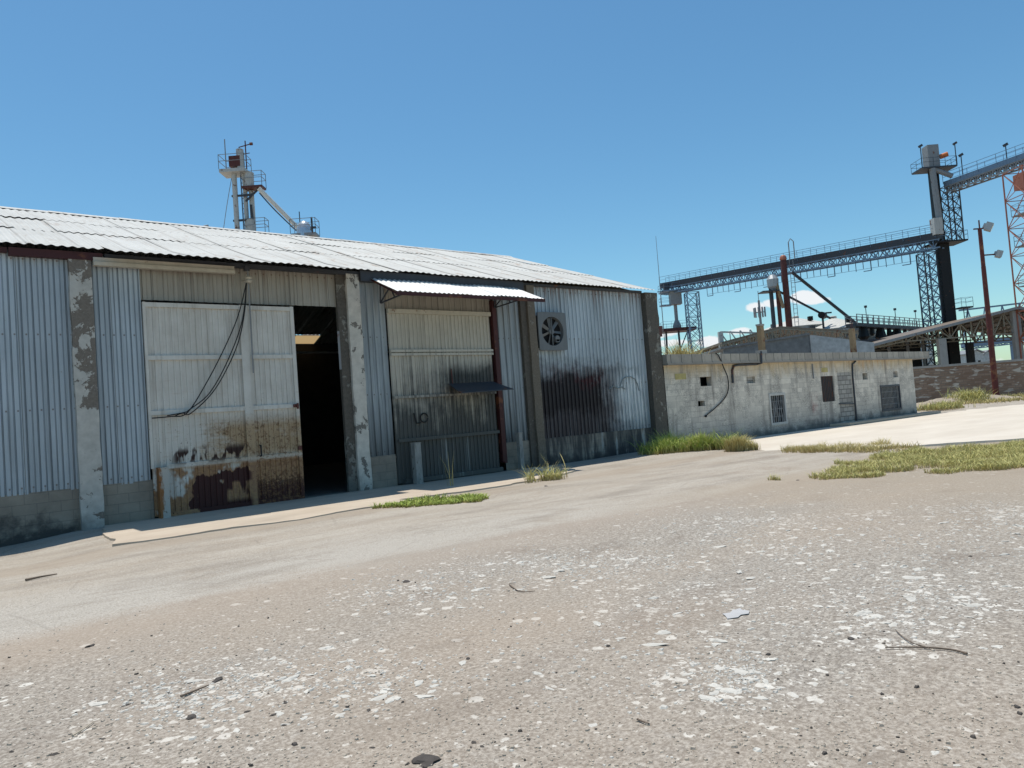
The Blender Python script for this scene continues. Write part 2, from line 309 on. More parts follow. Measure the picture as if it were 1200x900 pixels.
    br.inputs['Color1'].default_value = (.24, .165, .12, 1); br.inputs['Color2'].default_value = (.36, .275, .21, 1); br.inputs['Mortar'].default_value = (.21, .17, .14, 1)
    n = t.noise(p, .35, 5, .6); wn = t.noise(t.mx(0, c2.outputs[0], (0, 0, 0)), 2.2, 3, .6)
    m2 = t.N.new('ShaderNodeMapping'); t.L.new(c2.outputs[0], m2.inputs[0]); m2.inputs['Scale'].default_value = (1.1, 4.2, 1)
    wp = t.noise(m2.outputs[0], 1.0, 3, .5)
    c = t.mx(t.mr(wp, .57, .61, 0, .9), br.outputs['Color'], (.56, .52, .46))
    c = t.mx(t.mr(n, .4, .65, 0, .5), c, (.22, .12, .08))
    t.bump(t.ma('MULTIPLY', br.outputs['Fac'], -1), .5, .02); M['brick_wall'] = t.done(c)
block_mat()
def flat(name, col, rough=.8, var=.25, scale=3, metal=0):
    t = T(name, rough, metal); n = t.noise(t.pos(), scale, 6, .65); t.bump(n, .15, .02)
    M[name] = t.done(t.mx(t.mr(n, .3, .7), tuple(k * (1 - var) for k in col), tuple(k * (1 + var) for k in col)))
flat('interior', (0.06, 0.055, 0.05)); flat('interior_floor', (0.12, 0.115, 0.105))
flat('shed_roof_grey', (0.16, 0.165, 0.17), .6); flat('shed_panel_lit', (0.40, 0.41, 0.41), .6)
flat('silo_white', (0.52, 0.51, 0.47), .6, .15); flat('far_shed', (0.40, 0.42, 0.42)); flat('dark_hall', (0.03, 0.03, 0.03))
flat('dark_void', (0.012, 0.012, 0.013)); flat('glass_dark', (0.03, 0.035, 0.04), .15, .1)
flat('stone_white', (0.52, 0.495, 0.445), .9, .18, 9); flat('stone_grey', (0.40, 0.345, 0.28), .9, .25, 12); flat('stone_dark', (0.075, 0.065, 0.058), .9, .3, 12)
flat('twig', (0.17, 0.13, 0.10), .9); flat('plastic_scrap', (0.46, 0.45, 0.44), .6, .1); flat('twig_pale', (0.42, 0.36, 0.28), .9); flat('dirt_heap', (0.33, 0.28, 0.22), .95, .25, 3); flat('yellow_fill', (0.42, 0.36, 0.16), .9)
flat('paint_black', (0.03, 0.03, 0.03)); flat('paint_grey', (0.22, 0.25, 0.26))
def translucent():
    m = bpy.data.materials.new('skylight_sheet'); m.use_nodes = True; nt = m.node_tree; nt.nodes.clear()
    o = nt.nodes.new('ShaderNodeOutputMaterial'); a = nt.nodes.new('ShaderNodeBsdfTranslucent'); a.inputs[0].default_value = (.28, .19, .09, 1); nt.links.new(a.outputs[0], o.inputs[0]); M['skylight_sheet'] = m
translucent()

# ground materials
def ground_mat():
    t = T('ground', .95, 0, .2); p = t.pos(); X, Y, Z = t.xyz()
    grain = t.noise(p, 60, 4, .8); big = t.noise(p, .22, 5, .6); mid = t.noise(t.pos(1, 1, 1, (3, 9, 0)), .9, 6, .65); fine = t.noise(p, 9, 6, .75); grit = t.vor(p, 75, 'Color'); gd = t.vor(p, 75, 'Distance'); grit2 = t.vor(t.pos(1, 1, 1, (1, 1, 0)), 23, 'Color')
    streak = t.noise(t.pos(.18, 1.1, 1, (2, 0, 0)), 1.5, 6, .65)
    g1 = t.N.new('ShaderNodeSeparateColor'); t.L.new(grit, g1.inputs[0]); g2 = t.N.new('ShaderNodeSeparateColor'); t.L.new(grit2, g2.inputs[0])
    # brown-grey gravel yard
    grav = t.mx(t.mr(mid, .3, .7), (0.46, 0.405, 0.335), (0.515, 0.465, 0.40))
    grav = t.mx(t.mr(big, .42, .62, 0, .8), grav, (0.475, 0.435, 0.375))
    grav = t.mx(t.mr(t.noise(t.pos(1, 1, 1, (5, 5, 0)), .3, 4, .6), .52, .74, 0, .4), grav, (0.40, 0.315, 0.235))
    grain = t.noise(p, 60, 4, .8)
    grav = t.mx(t.mr(grain, .36, .64, 0, 1), t.mx(.42, grav, (0.12, 0.095, 0.075)), t.mx(.2, grav, (0.60, 0.55, 0.48)))
    grav = t.mx(t.mr(g1.outputs[0], .75, .97, 0, .5), grav, (0.46, 0.43, 0.38))
    grav = t.mx(t.mr(g1.outputs[1], .82, .98, 0, .4), grav, (0.19, 0.165, 0.14))
    grav = t.mx(t.mr(g2.outputs[2], .90, .98, 0, .5), grav, (0.50, 0.475, 0.43))
    ch = t.noise(t.pos(1, 1, 1, (1, 7, 0)), .42, 5, .62); chp = t.mul(t.mr(ch, .52, .68), t.mr(t.noise(p, 14, 5, .75), .52, .62))
    grav = t.mx(t.mul(chp, .6), grav, (0.55, 0.52, 0.46))
    cl = None
    for cx_, cy_, r_ in ((1.7, -12.5, .75), (1.3, -12.2, .5), (2.4, -13.0, .5), (5.1, -11.1, .8), (3.9, -11.1, .7), (5.8, -11.9, .7), (8.7, -11.9, .8), (3.7, -14.9, .45), (6.1, -14.9, .8), (10.6, -14.2, .8), (5.3, -15.0, .6), (7.6, -13.2, .5), (9.6, -12.9, .5), (5.0, -13.4, .7)):
        dd = t.ma('SQRT', t.ma('ADD', t.ma('POWER', t.ma('SUBTRACT', X, cx_), 2), t.ma('POWER', t.ma('SUBTRACT', Y, cy_), 2))); k = t.mr(dd, r_ * .45, r_ * 1.6, 1, 0); cl = k if cl is None else t.ma('MAXIMUM', cl, k)
    wob = t.noise(p, 26, 3, .6); vv = t.N.new('ShaderNodeVectorMath'); vv.operation = 'ADD'; t.L.new(p, vv.inputs[0]); wv = t.N.new('ShaderNodeVectorMath'); wv.operation = 'SCALE'; nn_ = t.N.new('ShaderNodeTexNoise'); nn_.inputs['Scale'].default_value = 22; t.L.new(p, nn_.inputs['Vector']); t.L.new(nn_.outputs['Color'], wv.inputs[0]); wv.inputs['Scale'].default_value = .075; t.L.new(wv.outputs[0], vv.inputs[1])
    cl = t.mul(cl, t.mr(t.noise(t.pos(1, 1, 1, (0, 5, 0)), 1.5, 5, .65), .40, .58))
    fl = None
    for sc_, th_ in ((8, .87), (15, .86), (30, .86)):
        vd = t.vor(vv.outputs[0], sc_, 'Distance'); vc = t.N.new('ShaderNodeSeparateColor'); t.L.new(t.vor(vv.outputs[0], sc_, 'Color'), vc.inputs[0])
        on = t.mul(t.mr(t.ma('ADD', vc.outputs[0], t.mul(cl, .36)), th_ + .10, th_ + .11), t.mr(vd, .40, .34)); fl = on if fl is None else t.ma('MAXIMUM', fl, on)
    grav = t.mx(t.mul(cl, .5), grav, (0.36, 0.335, 0.30))
    g6 = t.noise(t.pos(1, 1, 1, (6, 6, 0)), 34, 5, .8); grav = t.mx(t.mr(g6, .42, .60), t.mx(.6, grav, (0.08, 0.064, 0.054)), t.mx(.32, grav, (0.64, 0.60, 0.53)))
    g7 = t.noise(t.pos(1, 1, 1, (8, 1, 0)), 15, 4, .75); grav = t.mx(t.mr(g7, .40, .64, .35, 0), grav, (0.20, 0.165, 0.13))
    grav = t.mx(t.mul(fl, t.mr(wob, .3, .6, .55, .9)), grav, (0.66, 0.63, 0.57))
    brn = t.mr(t.noise(t.pos(.6, 1, 1, (11, 4, 0)), .21, 4, .55), .48, .66, 0, .42); grav = t.mx(brn, grav, (0.375, 0.295, 0.22), 'MIX')
    damp = t.mr(t.noise(t.pos(.5, 1, 1, (3, 3, 0)), .6, 5, .6), .60, .72, 0, .5); grav = t.mx(damp, grav, (0.21, 0.165, 0.13))
    dk = t.mr(t.noise(t.pos(.6, 1, 1, (9, 2, 0)), .9, 6, .65), .58, .70, 0, .5); grav = t.mx(dk, grav, (0.19, 0.155, 0.125))
    # worn pale asphalt strip along the building
    asp = t.mx(t.mr(streak, .32, .66), (0.39, 0.33, 0.26), (0.49, 0.44, 0.37))
    asp = t.mx(t.mul(t.mr(t.ma('ADD', Y, t.mul(t.ma('SUBTRACT', mid, .5), 1.5)), -6.6, -8.0), t.mr(X, 12, 5), .8), asp, (0.475, 0.44, 0.385))
    asp = t.mx(t.mr(t.noise(t.pos(.35, 1, 1, (4, 4, 0)), 1.1, 6, .65), .50, .66, 0, .75), asp, (0.27, 0.23, 0.185))
    asp = t.mx(t.mr(grain, .38, .62), t.mx(.5, asp, (0.13, 0.11, 0.09)), t.mx(.15, asp, (0.62, 0.58, 0.52)))
    pit = t.noise(t.pos(1, 1, 1, (12, 3, 0)), 7, 6, .75); asp = t.mx(t.mr(pit, .60, .70, 0, .5), asp, (0.24, 0.20, 0.16))
    asp = t.mx(t.mr(t.noise(t.pos(1, 1, 1, (7, 3, 0)), .5, 6, .7), .56, .70, 0, .6), asp, (0.28, 0.225, 0.17))
    asp = t.mx(t.mr(g1.outputs[1], .82, .97, 0, .45), asp, (0.17, 0.15, 0.13)); asp = t.mx(t.mr(g1.outputs[0], .8, .97, 0, .4), asp, (0.56, 0.53, 0.49))
    cr = t.vor(t.mx(.12, p, t.N.new('ShaderNodeTexNoise').outputs['Color']), .55, 'Distance', 'DISTANCE_TO_EDGE')
    asp = t.mx(t.mul(t.mr(cr, .012, .004), t.mr(mid, .45, .6), .3), asp, (0.16, 0.14, 0.12))
    yb = t.ma('ADD', Y, t.ma('ADD', t.mul(t.ma('SUBTRACT', mid, .5), 1.0), t.ma('ADD', t.mul(t.ma('SUBTRACT', fine, .5), .5), t.mul(t.ma('SUBTRACT', big, .5), 1.6))))
    inroad = t.mr(t.ma('ADD', yb, t.ma('ADD', t.mul(t.ma('SUBTRACT', grain, .5), 2.2), t.mul(t.ma('SUBTRACT', streak, .5), 1.5))), -9.6, -9.0)
    grav = t.mx(t.mul(t.mr(yb, -10.9, -9.6), .45), grav, (0.36, 0.295, 0.235))
    c = t.mx(inroad, grav, asp)
    # brown soil fading in between x 11 and 19
    soil = t.mul(t.mr(t.ma('ADD', X, t.mul(t.ma('SUBTRACT', mid, .5), 5)), 8, 14, 0, 1, True), t.mr(yb, -8.2, -9.2)); c = t.mx(t.mul(soil, .55), c, (0.33, 0.27, 0.20))

    jt = t.mul(t.box(t.ma('ADD', Y, t.mul(t.ma('SUBTRACT', mid, .5), .9)), -4.6, -3.5, .3), .45); c = t.mx(jt, c, (0.31, 0.25, 0.19))
    t.bump(t.ma('ADD', t.mul(t.ma('SUBTRACT', 1, gd), .5), t.ma('ADD', t.mul(fine, .7), t.mul(mid, 1.0))), .35, .02)
    M['ground'] = t.done(c)
    t = T('slab', .92); p = t.pos(); n = t.noise(t.pos(.5, 1, 1), 1.4, 6, .65); f = t.noise(p, 30, 4, .7); st = t.noise(t.pos(1, 1, 1, (4, 4, 4)), .5, 5, .6)
    c = t.mx(t.mr(n, .3, .7), (0.43, 0.355, 0.275), (0.53, 0.455, 0.365)); c = t.mx(t.mr(f, .6, .8, 0, .4), c, (0.3, 0.27, 0.23)); c = t.mx(t.mr(st, .55, .7, 0, .4), c, (0.32, 0.28, 0.23))
    t.bump(f, .25, .01); M['slab'] = t.done(c)
    t = T('yard', .92); p = t.pos(); n = t.noise(t.pos(.4, 1, 1), .7, 6, .65); f = t.noise(p, 20, 4, .7)
    c = t.mx(t.mr(n, .3, .7), (0.55, 0.485, 0.40), (0.64, 0.58, 0.495))
    c = t.mx(t.mr(t.noise(t.pos(.3, 1, 1, (6, 1, 0)), .35, 6, .65), .50, .70, 0, .3), c, (0.44, 0.38, 0.31)); c = t.mx(t.mr(f, .6, .8, 0, .3), c, (0.3, 0.27, 0.23))
    X, Y, Z = t.xyz(); jx = t.mr(t.ma('ABSOLUTE', t.ma('SUBTRACT', t.ma('FRACT', t.ma('DIVIDE', X, 6)), .5)), .4975, .499); c = t.mx(t.mul(jx, .5), c, (0.2, 0.18, 0.15))
    t.bump(f, .2, .01); M['yard'] = t.done(c)
ground_mat()
def grass_mat(name, root, midc, tip):
    t = T(name, .75, 0, .2); h = t.attr('height'); k = t.attr('tint')
    c = t.ramp(h, [(0, root), (.5, midc), (1, tip)]); c = t.mx(t.mr(k, 0, 1, 0, .6), c, (0.60, 0.49, 0.24)); t.b.inputs['Specular IOR Level'].default_value = .15
    M[name] = t.done(c)
grass_mat('grass_green', (0.34, 0.25, 0.09), (0.26, 0.36, 0.06), (0.40, 0.50, 0.11))
grass_mat('grass_dry', (0.38, 0.27, 0.12), (0.46, 0.39, 0.15), (0.56, 0.50, 0.24))
grass_mat('grass_mix', (0.46, 0.36, 0.18), (0.46, 0.44, 0.15), (0.60, 0.58, 0.25))
paint('post_rusty2', (0.125, 0.035, 0.03), .3, .7, 0, 1.2, (0.22, 0.09, 0.045))
flat('lamp_glass', (0.7, 0.55, 0.35), .2, .1)

paint('post_scuffed', (0.33, 0.325, 0.305), .2, .7, 0, 5, (0.10, 0.085, 0.07), .8)

# ------------------------------------------------------------------ mesh helpers
class MB:
    def __init__(s): s.v = []; s.f = []; s.a = None
    def add(s, vs, fs):
        o = len(s.v); s.v += [tuple(p) for p in vs]; s.f += [tuple(i + o for i in q) for q in fs]; return s
    def box(s, x0, x1, y0, y1, z0, z1):
        v = [(x, y, z) for x in (x0, x1) for y in (y0, y1) for z in (z0, z1)]
        return s.add(v, [(0, 1, 3, 2), (4, 6, 7, 5), (0, 4, 5, 1), (2, 3, 7, 6), (0, 2, 6, 4), (1, 5, 7, 3)])
    def bar(s, p, q, w, h=None, side=None):     # rectangular beam p -> q
        p, q = Vector(p), Vector(q); h = h or w; d = (q - p)
        if d.length < 1e-6: return s
        d.normalize(); a = Vector(side) if side is not None else (Vector((0, 0, 1)) if abs(d.z) < .9 else RT.copy())
        x = d.cross(a).normalized(); y = x.cross(d)
        v = [e + x * i * w / 2 + y * j * h / 2 for e in (p, q) for i, j in ((-1, -1), (1, -1), (1, 1), (-1, 1))]
        return s.add(v, [(0, 3, 2, 1), (4, 5, 6, 7), (0, 1, 5, 4), (1, 2, 6, 5), (2, 3, 7, 6), (3, 0, 4, 7)])
    def tube(s, p, q, r, n=8, r2=None):
        p, q = Vector(p), Vector(q); d = q - p
        if d.length < 1e-6: return s
        d.normalize(); r2 = r if r2 is None else r2
        a = Vector((0, 0, 1)) if abs(d.z) < .9 else Vector((1, 0, 0)); x = d.cross(a).normalized(); y = x.cross(d)
        v = []
        for e, k in ((p, r), (q, r2)):
            for i in range(n):
                t = 2 * math.pi * i / n; v.append(e + (x * math.cos(t) + y * math.sin(t)) * k)
        return s.add(v, [(i, (i + 1) % n, n + (i + 1) % n, n + i) for i in range(n)] + [tuple(range(n - 1, -1, -1)), tuple(range(n, 2 * n))])
    def path(s, pts, r, n=6):
        pts = [Vector(p) for p in pts]; rings = []
        for i, p in enumerate(pts):
            d = (pts[min(i + 1, len(pts) - 1)] - pts[max(i - 1, 0)]).normalized()
            a = Vector((0, 1, 0)) if abs(d.y) < .9 else Vector((1, 0, 0)); x = d.cross(a).normalized(); y = x.cross(d)
            rings.append([p + (x * math.cos(6.28319 * k / n) + y * math.sin(6.28319 * k / n)) * (r[i] if isinstance(r, list) else r) for k in range(n)])
        v = [q for g in rings for q in g]; f = []
        for i in range(len(pts) - 1):
            for k in range(n): f.append((i * n + k, i * n + (k + 1) % n, (i + 1) * n + (k + 1) % n, (i + 1) * n + k))
        f += [tuple(range(n - 1, -1, -1)), tuple(range((len(pts) - 1) * n, len(pts) * n))]
        return s.add(v, f)
    def lathe(s, prof, c, n=24):               # prof: (radius, z)
        c = Vector(c); v = []; f = []
        for r, z in prof:
            for i in range(n): t = 2 * math.pi * i / n; v.append(c + Vector((r * math.cos(t), r * math.sin(t), z)))
        for j in range(len(prof) - 1):
            for i in range(n): f.append((j * n + i, j * n + (i + 1) % n, (j + 1) * n + (i + 1) % n, (j + 1) * n + i))
        f += [tuple(range(n - 1, -1, -1)), tuple(range((len(prof) - 1) * n, len(prof) * n))]
        return s.add(v, f)
    def prism(s, poly, d):                     # polygon (list of points) extruded by vector d
        poly = [Vector(p) for p in poly]; d = Vector(d); n = len(poly)
        return s.add(poly + [p + d for p in poly], [tuple(range(n - 1, -1, -1)), tuple(range(n, 2 * n))] + [(i, (i + 1) % n, n + (i + 1) % n, n + i) for i in range(n)])
    def build(s, name, mat, parent=None, smooth=False, loc=None):
        o0 = Vector(loc) if loc is not None else (Vector(parent['_w']) if parent is not None else Vector((0, 0, 0)))
        me = bpy.data.meshes.new(name); me.from_pydata([tuple(Vector(p) - o0) for p in s.v], [], s.f); me.update()
        if smooth: me.polygons.foreach_set('use_smooth', [True] * len(me.polygons))
        me.materials.append(M[mat] if isinstance(mat, str) else mat)
        if s.a:
            for k, vals in s.a.items():
                at = me.attributes.new(k, 'FLOAT', 'POINT'); at.data.foreach_set('value', vals)
        o = bpy.data.objects.new(name, me); COL.objects.link(o)
        if parent is not None: o.parent = parent
        else: o.location = o0
        o['_w'] = tuple(o0); return o
def fix(mb_obj): return mb_obj
def thing(name, loc, label, cat, group=None):
    o = bpy.data.objects.new(name, None); COL.objects.link(o); o.location = loc; o['_w'] = tuple(loc); o.empty_display_size = .3
    return tag(o, label, cat, group)
def tag(o, label, cat, group=None, kind=None):
    if label: o['label'] = label
    if cat: o['category'] = cat
    if group: o['group'] = group
    if kind: o['kind'] = kind
    return o
def struct(mb, name, mat, label=None, smooth=False):
    o = mb.build(name, mat, None, smooth); o['kind'] = 'structure'
    if label: o['label'] = label; o['category'] = name.split('_')[-1]
    return o
def copy_thing(o, loc, rz=None, scale=None, label=None):
    c = o.copy(); COL.objects.link(c); c.location = loc
    if rz is not None: c.rotation_euler = (0, 0, rz)
    if scale is not None: c.scale = scale
    if label: c['label'] = label
    for ch in o.children:
        d = ch.copy(); COL.objects.link(d); d.parent = c
        for g in ch.children: e = g.copy(); COL.objects.link(e); e.parent = d
    return c

def sstep(a, b, x):
    t = max(0., min(1., (x - a) / (b - a))); return t * t * (3 - 2 * t)
def gz(x, y):                                  # height of the yard
    d = math.hypot(x - CAM.x, y - CAM.y)
    z = -.12 * (1 - sstep(1.2, 2.9, x)) * sstep(-8, -2.5, y)
    z += .05 * sstep(16.5, 20, x) * sstep(-9, -3, y)
    flatk = 1 - .8 * sstep(-6, -3.5, y)
    z += (mnoise.noise((x * .35, y * .35, 1.7)) * .035 + mnoise.noise((x * 1.1, y * 1.1, 4.2)) * .012 * (1 - sstep(18, 30, d))) * flatk
    yb_ = -8.3 - (x - 21) if x < 23.6 else (-10.9 - (x - 23.6) * .37 if x < 40 else -17 - (x - 40) * .3)
    z -= (.06 + max(z, 0)) * sstep(20.2, 21.4, x) * sstep(-.3, .5, y - yb_)
    return z - .02 * sstep(-4.2, -3.2, y) * (1 - sstep(14, 16, x))
def lines(segs):
    out = []
    for a, b, st in segs:
        n = max(1, round((b - a) / st)); out += [a + (b - a) * i / n for i in range(n)]
    out.append(segs[-1][1]); return out
gx = lines([(-3000, -400, 650), (-400, -60, 85), (-60, -6, 6), (-6, 26, .16), (26, 60, .8), (60, 160, 8), (160, 600, 60), (600, 3500, 600)])
gy = lines([(-3000, -400, 650), (-400, -60, 85), (-60, -22, 4), (-22, 1, .16), (1, 30, 1.5), (30, 160, 10), (160, 600, 60), (600, 3500, 600)])
g = MB(); g.v = [(x, y, gz(x, y)) for y in gy for x in gx]; nx = len(gx)
g.f = [(j * nx + i, j * nx + i + 1, (j + 1) * nx + i + 1, (j + 1) * nx + i) for j in range(len(gy) - 1) for i in range(nx - 1)]
struct(g, 'ground', 'ground', None, True)

def slab(name, mat, outline, z, label=None, wob=.08, seg=.35):
    pts = []
    n = len(outline)
    for i in range(n):
        a, b = Vector(outline[i]), Vector(outline[(i + 1) % n]); k = max(1, int((b - a).length / seg))
        if (b - a).length > 40: k = 10
        for j in range(k):
            p = a.lerp(b, j / k); w = wob if wob and p.y < -.5 else 0
            pts.append((p.x + w * mnoise.noise((p.x * .9, p.y * .9, 3)) * 1.2 + w * .5 * mnoise.noise((p.x * 4, p.y * 4, 8)), p.y + w * mnoise.noise((p.x * .8, p.y * .8, 7)) * 2 + w * .6 * mnoise.noise((p.x * 4, p.y * 4, 1)), z))
    m = MB(); n = len(pts); inner = []
    c = Vector((sum(p[0] for p in pts) / n, sum(p[1] for p in pts) / n, 0))
    m.add(pts + [(p[0] + .05 * (p[0] - c.x) / max(1, abs(p[0] - c.x)), p[1] - .05, z - .5) for p in pts], [tuple(range(n))] + [(i, n + i, n + (i + 1) % n, (i + 1) % n) for i in range(n)])
    return struct(m, name, mat, label)
slab('concrete_apron', 'slab', [(3.07, .05), (2.85, -1.0), (2.55, -3.35), (3.3, -3.6), (5, -3.75), (6.8, -3.8), (8.2, -3.6), (8.4, -3.0), (9.4, -3.3), (11.2, -3.4), (13.2, -3.0), (14.6, -2.2), (15.1, -.7), (14.98, .1)], .018, None, .14, .2)
slab('concrete_yard', 'yard', [(21.6, .3), (21.3, -1.6), (19.9, -4.4), (20.3, -6), (21.0, -8.3), (23.6, -10.9), (40, -17), (70, -26), (70, -6), (52, -2.3), (42.4, -.3), (42.4, .3)], .035, None, .3)
m = MB(); m.prism([(33.0, 0, .05), (33.4, -.75, .05), (43.5, -.75, .05), (43.5, 0, .05)], (0, 0, .1)); struct(m, 'kerb_path', 'slab')

# ------------------------------------------------------------------ warehouse
WH = thing('warehouse', (12, 0, 0), 'long corrugated metal warehouse with peeling pillars and rusty sliding door', 'warehouse')
def corr(mb, x0, x1, z0, z1, Y, pitch=.19, dep=.03, prof=((0, 0), (.50, 0), (.56, 1), (.90, 1), (.96, 0)), rows=5, jit=.004, sheetw=.85, bottom=.012):
    xs = []; k = math.floor(x0 / pitch)
    while True:
        stop = False
        for fr, h in prof:
            x = (k + fr) * pitch
            if x > x1: stop = True; break
            if x >= x0: xs.append((x, h))
        if stop: break
        k += 1
    if not xs or xs[0][0] > x0 + 1e-4: xs.insert(0, (x0, xs[0][1] if xs else 0))
    if xs[-1][0] < x1 - 1e-4: xs.append((x1, xs[-1][1]))
    v = []
    for j in range(rows + 1):
        for x, h in xs:
            sh = math.floor((x - .01) / sheetw); r = mnoise.noise((sh * 3.7, 1.3, z0)); z = z0 + (z1 - z0) * j / rows
            if j == 0: z += bottom * r
            y = Y - dep * h + jit * r + .006 * mnoise.noise((x * 1.3, z * 1.1, 5 + z0))
            v.append((x, y, z))
    n = len(xs); mb.add(v, [(j * n + i, j * n + i + 1, (j + 1) * n + i + 1, (j + 1) * n + i) for j in range(rows) for i in range(n - 1)])
    return mb
def part(name, mat, *fn, parent=WH, smooth=False):
    m = MB()
    for k in fn: k(m)
    return m.build(name, mat, parent, smooth)
WT, CT = 5.78, .86
part('wall_sheet', 'sheet_blue', lambda m: corr(m, -9, 2.66, CT - .03, WT, .2, .2, .05, ((0, 1), (.36, 1), (.40, .45), (.46, .45), (.50, 1), (.80, 1), (.84, 0), (.95, 0), (.99, 1))))
part('wall_sheet', 'sheet_blue', lambda m: corr(m, 3.04, 4.02, CT - .03, WT, .2, .2, .05, ((0, 1), (.36, 1), (.40, .45), (.46, .45), (.50, 1), (.80, 1), (.84, 0), (.95, 0), (.99, 1))))
part('lintel_sheet', 'sheet_lintel', lambda m: corr(m, 4.02, 7.55, 4.86, WT, .22, .22, .025), lambda m: corr(m, 7.5, 8.72, 4.86, WT, .195, .22, .025))
part('wall_sheet', 'sheet_middle', lambda m: corr(m, 9.3, 10.17, CT - .03, WT, .2, .19, .038))
part('lintel_sheet', 'sheet_lintel', lambda m: corr(m, 10.17, 13.8, 4.86, WT, .2, .2, .025))
part('wall_sheet', 'sheet_middle', lambda m: corr(m, 13.95, 15.05, CT - .02, WT, .2, .24, .04))
part('wall_sheet', 'sheet_right', lambda m: corr(m, 15.42, 20.78, CT - .02, WT + .02, .2, .17, .036))
def plinth(m, x0, x1): 
    n = max(2, int((x1 - x0) / .25)); v = []
    for z in (-.5, .0, .3, .6, CT):
        for i in range(n + 1):
            x = x0 + (x1 - x0) * i / n; v.append((x, .15 + .012 * mnoise.noise((x * 2.1, z * 3, 2)), z + (.012 * mnoise.noise((x * 5, 1, 2)) if z == CT else 0)))
    w = n + 1; f = [(j * w + i, j * w + i + 1, (j + 1) * w + i + 1, (j + 1) * w + i) for j in range(4) for i in range(n)]
    b = len(v); v += [(x0 + (x1 - x0) * i / n, .32, CT) for i in range(n + 1)]; f += [(4 * w + i, 4 * w + i + 1, b + i + 1, b + i) for i in range(n)]
    m.add(v, f)
for a, b in ((-9, 2.66), (3.04, 4.06), (9.3, 10.17), (13.95, 15.05), (15.42, 20.78)): part('concrete_plinth', 'plinth', lambda m: plinth(m, a, b))
def pillar(m, x0, x1, y0, y1, z1, taper=0.0, amp=.02, z0=-.5):   # eroded concrete post
    nz = 34; ring = []
    for j in range(nz + 1):
        z = z0 + (z1 - z0) * j / nz; t = taper * (1 - j / nz)
        base = [(x0 - t, y0 - t), (x0 - t + (x1 - x0) * .33, y0 - t), (x0 + (x1 - x0) * .67, y0 - t), (x1 + t, y0 - t), (x1 + t, y1), (x0 - t, y1)]
        ring.append([(x + amp * mnoise.noise((x * 3, z * 2.3, 7.7)) * (1 if k < 4 else 0), y + amp * .7 * mnoise.noise((x * 4, z * 2.9, 3.1)) * (1 if k < 4 else 0), z) for k, (x, y) in enumerate(base)])
    v = [p for r in ring for p in r]; n = 6
    m.add(v, [(j * n + i, j * n + (i + 1) % n, (j + 1) * n + (i + 1) % n, (j + 1) * n + i) for j in range(nz) for i in range(n)] + [tuple(range(nz * n, nz * n + n))])
part('pillar', 'pillar_peeled', lambda m: pillar(m, 2.64, 3.06, 0, .45, 5.72))['label'] = 'leftmost pillar with peeled dark mortar patches'
part('pillar', 'pillar_lime', lambda m: pillar(m, 8.97, 9.33, 0, .45, 5.72))['label'] = 'lime-washed pillar right of the sliding door'
part('jamb', 'pillar_dark', lambda m: pillar(m, 8.71, 8.965, .09, .2, 5.74, 0, .015))
part('pillar', 'pillar_brown', lambda m: pillar(m, 15.16, 15.46, 0, .45, 5.74, .01))
part('jamb', 'pillar_dark', lambda m: pillar(m, 14.93, 15.155, .08, .45, 5.75, 0, .015))
part('corner_pillar', 'pillar_dark', lambda m: pillar(m, 20.78, 21.42, -.02, .45, 5.76, .02, .035))
# sliding door, half open
DR = part('sliding_door', 'door_white', lambda m: corr(m, 4.06, 6.16, 0.05, 4.78, .12, .13, .022, sheetw=1.05, bottom=.0), lambda m: corr(m, 6.3, 7.47, 0.05, 4.78, .12, .13, .022, bottom=0))
fr = MB()
for z in (4.74, 3.55, 2.32, 1.12, .06):
    fr.box(4.06 if z > 1.2 else 4.34, 6.14, .055, .125, z - .05, z + .05); fr.box(6.345, 7.40, .058, .125, z - .05, z + .05)
fr.box(6.14, 6.34, .04, .14, .0, 4.80); fr.box(7.40, 7.49, .05, .15, .02, 4.80); fr.box(4.03, 4.09, .06, .13, 1.1, 4.80)
fr.build('door_frame', 'door_white', DR)
h = MB(); h.path([(6.44, .05, 1.42), (6.44, -.02, 1.42), (6.44, -.02, 1.16), (6.44, .05, 1.16)], .02, 6); h.build('handle', 'rubber', DR)
h = MB(); h.box(7.33, 7.46, .0, .052, 2.28, 2.36); h.tube((7.42, -.02, 2.24), (7.42, -.02, 2.38), .03); h.build('latch', 'steel_redbrown', DR)
h = MB(); h.box(7.38, 7.47, .0, .048, 1.22, 1.32); h.build('latch', 'steel_redbrown', DR)
# door of the second bay
D2 = part('bay_door', 'door_grimy', lambda m: corr(m, 10.19, 13.7, .05, 4.74, .15, .13, .026, sheetw=1.1, bottom=.0))
part('top_rail', 'cream_bar', lambda m: m.box(10.19, 13.72, .06, .16, 4.72, 4.84), parent=D2)
rl = MB()
for z in (3.58, 3.68, 2.40): rl.box(10.19, 13.72, .07, .14, z - .035, z + .035)
rl.box(10.25, 13.72, .05, .14, 1.17, 1.26); rl.box(10.35, 13.7, -.02, .14, .04, .16); rl.build('door_rail', 'door_grimy', D2)
part('door_post', 'steel_maroon', lambda m: m.box(13.77, 13.93, .04, .2, .28, 5.2), lambda m: m.box(13.80, 13.9, .0, .05, .26, .32))
pts = []
mk = MB()
def stroke(px, r=.022):
    mk.path([on_wall(x, y, .105) for x, y in px], r, 5)
stroke([(485, 484), (486.5, 490), (488.5, 496), (493, 495.3)])
stroke([(497 + 4.5 * math.cos(t), 489.5 + 5.2 * math.sin(t)) for t in [i * .55 for i in range(12)]])
mk.build('painted_mark', 'paint_black', D2)
mk = MB()
def stroke2(px, r=.02): mk.path([on_wall(x, y, .155) for x, y in px], r, 5)
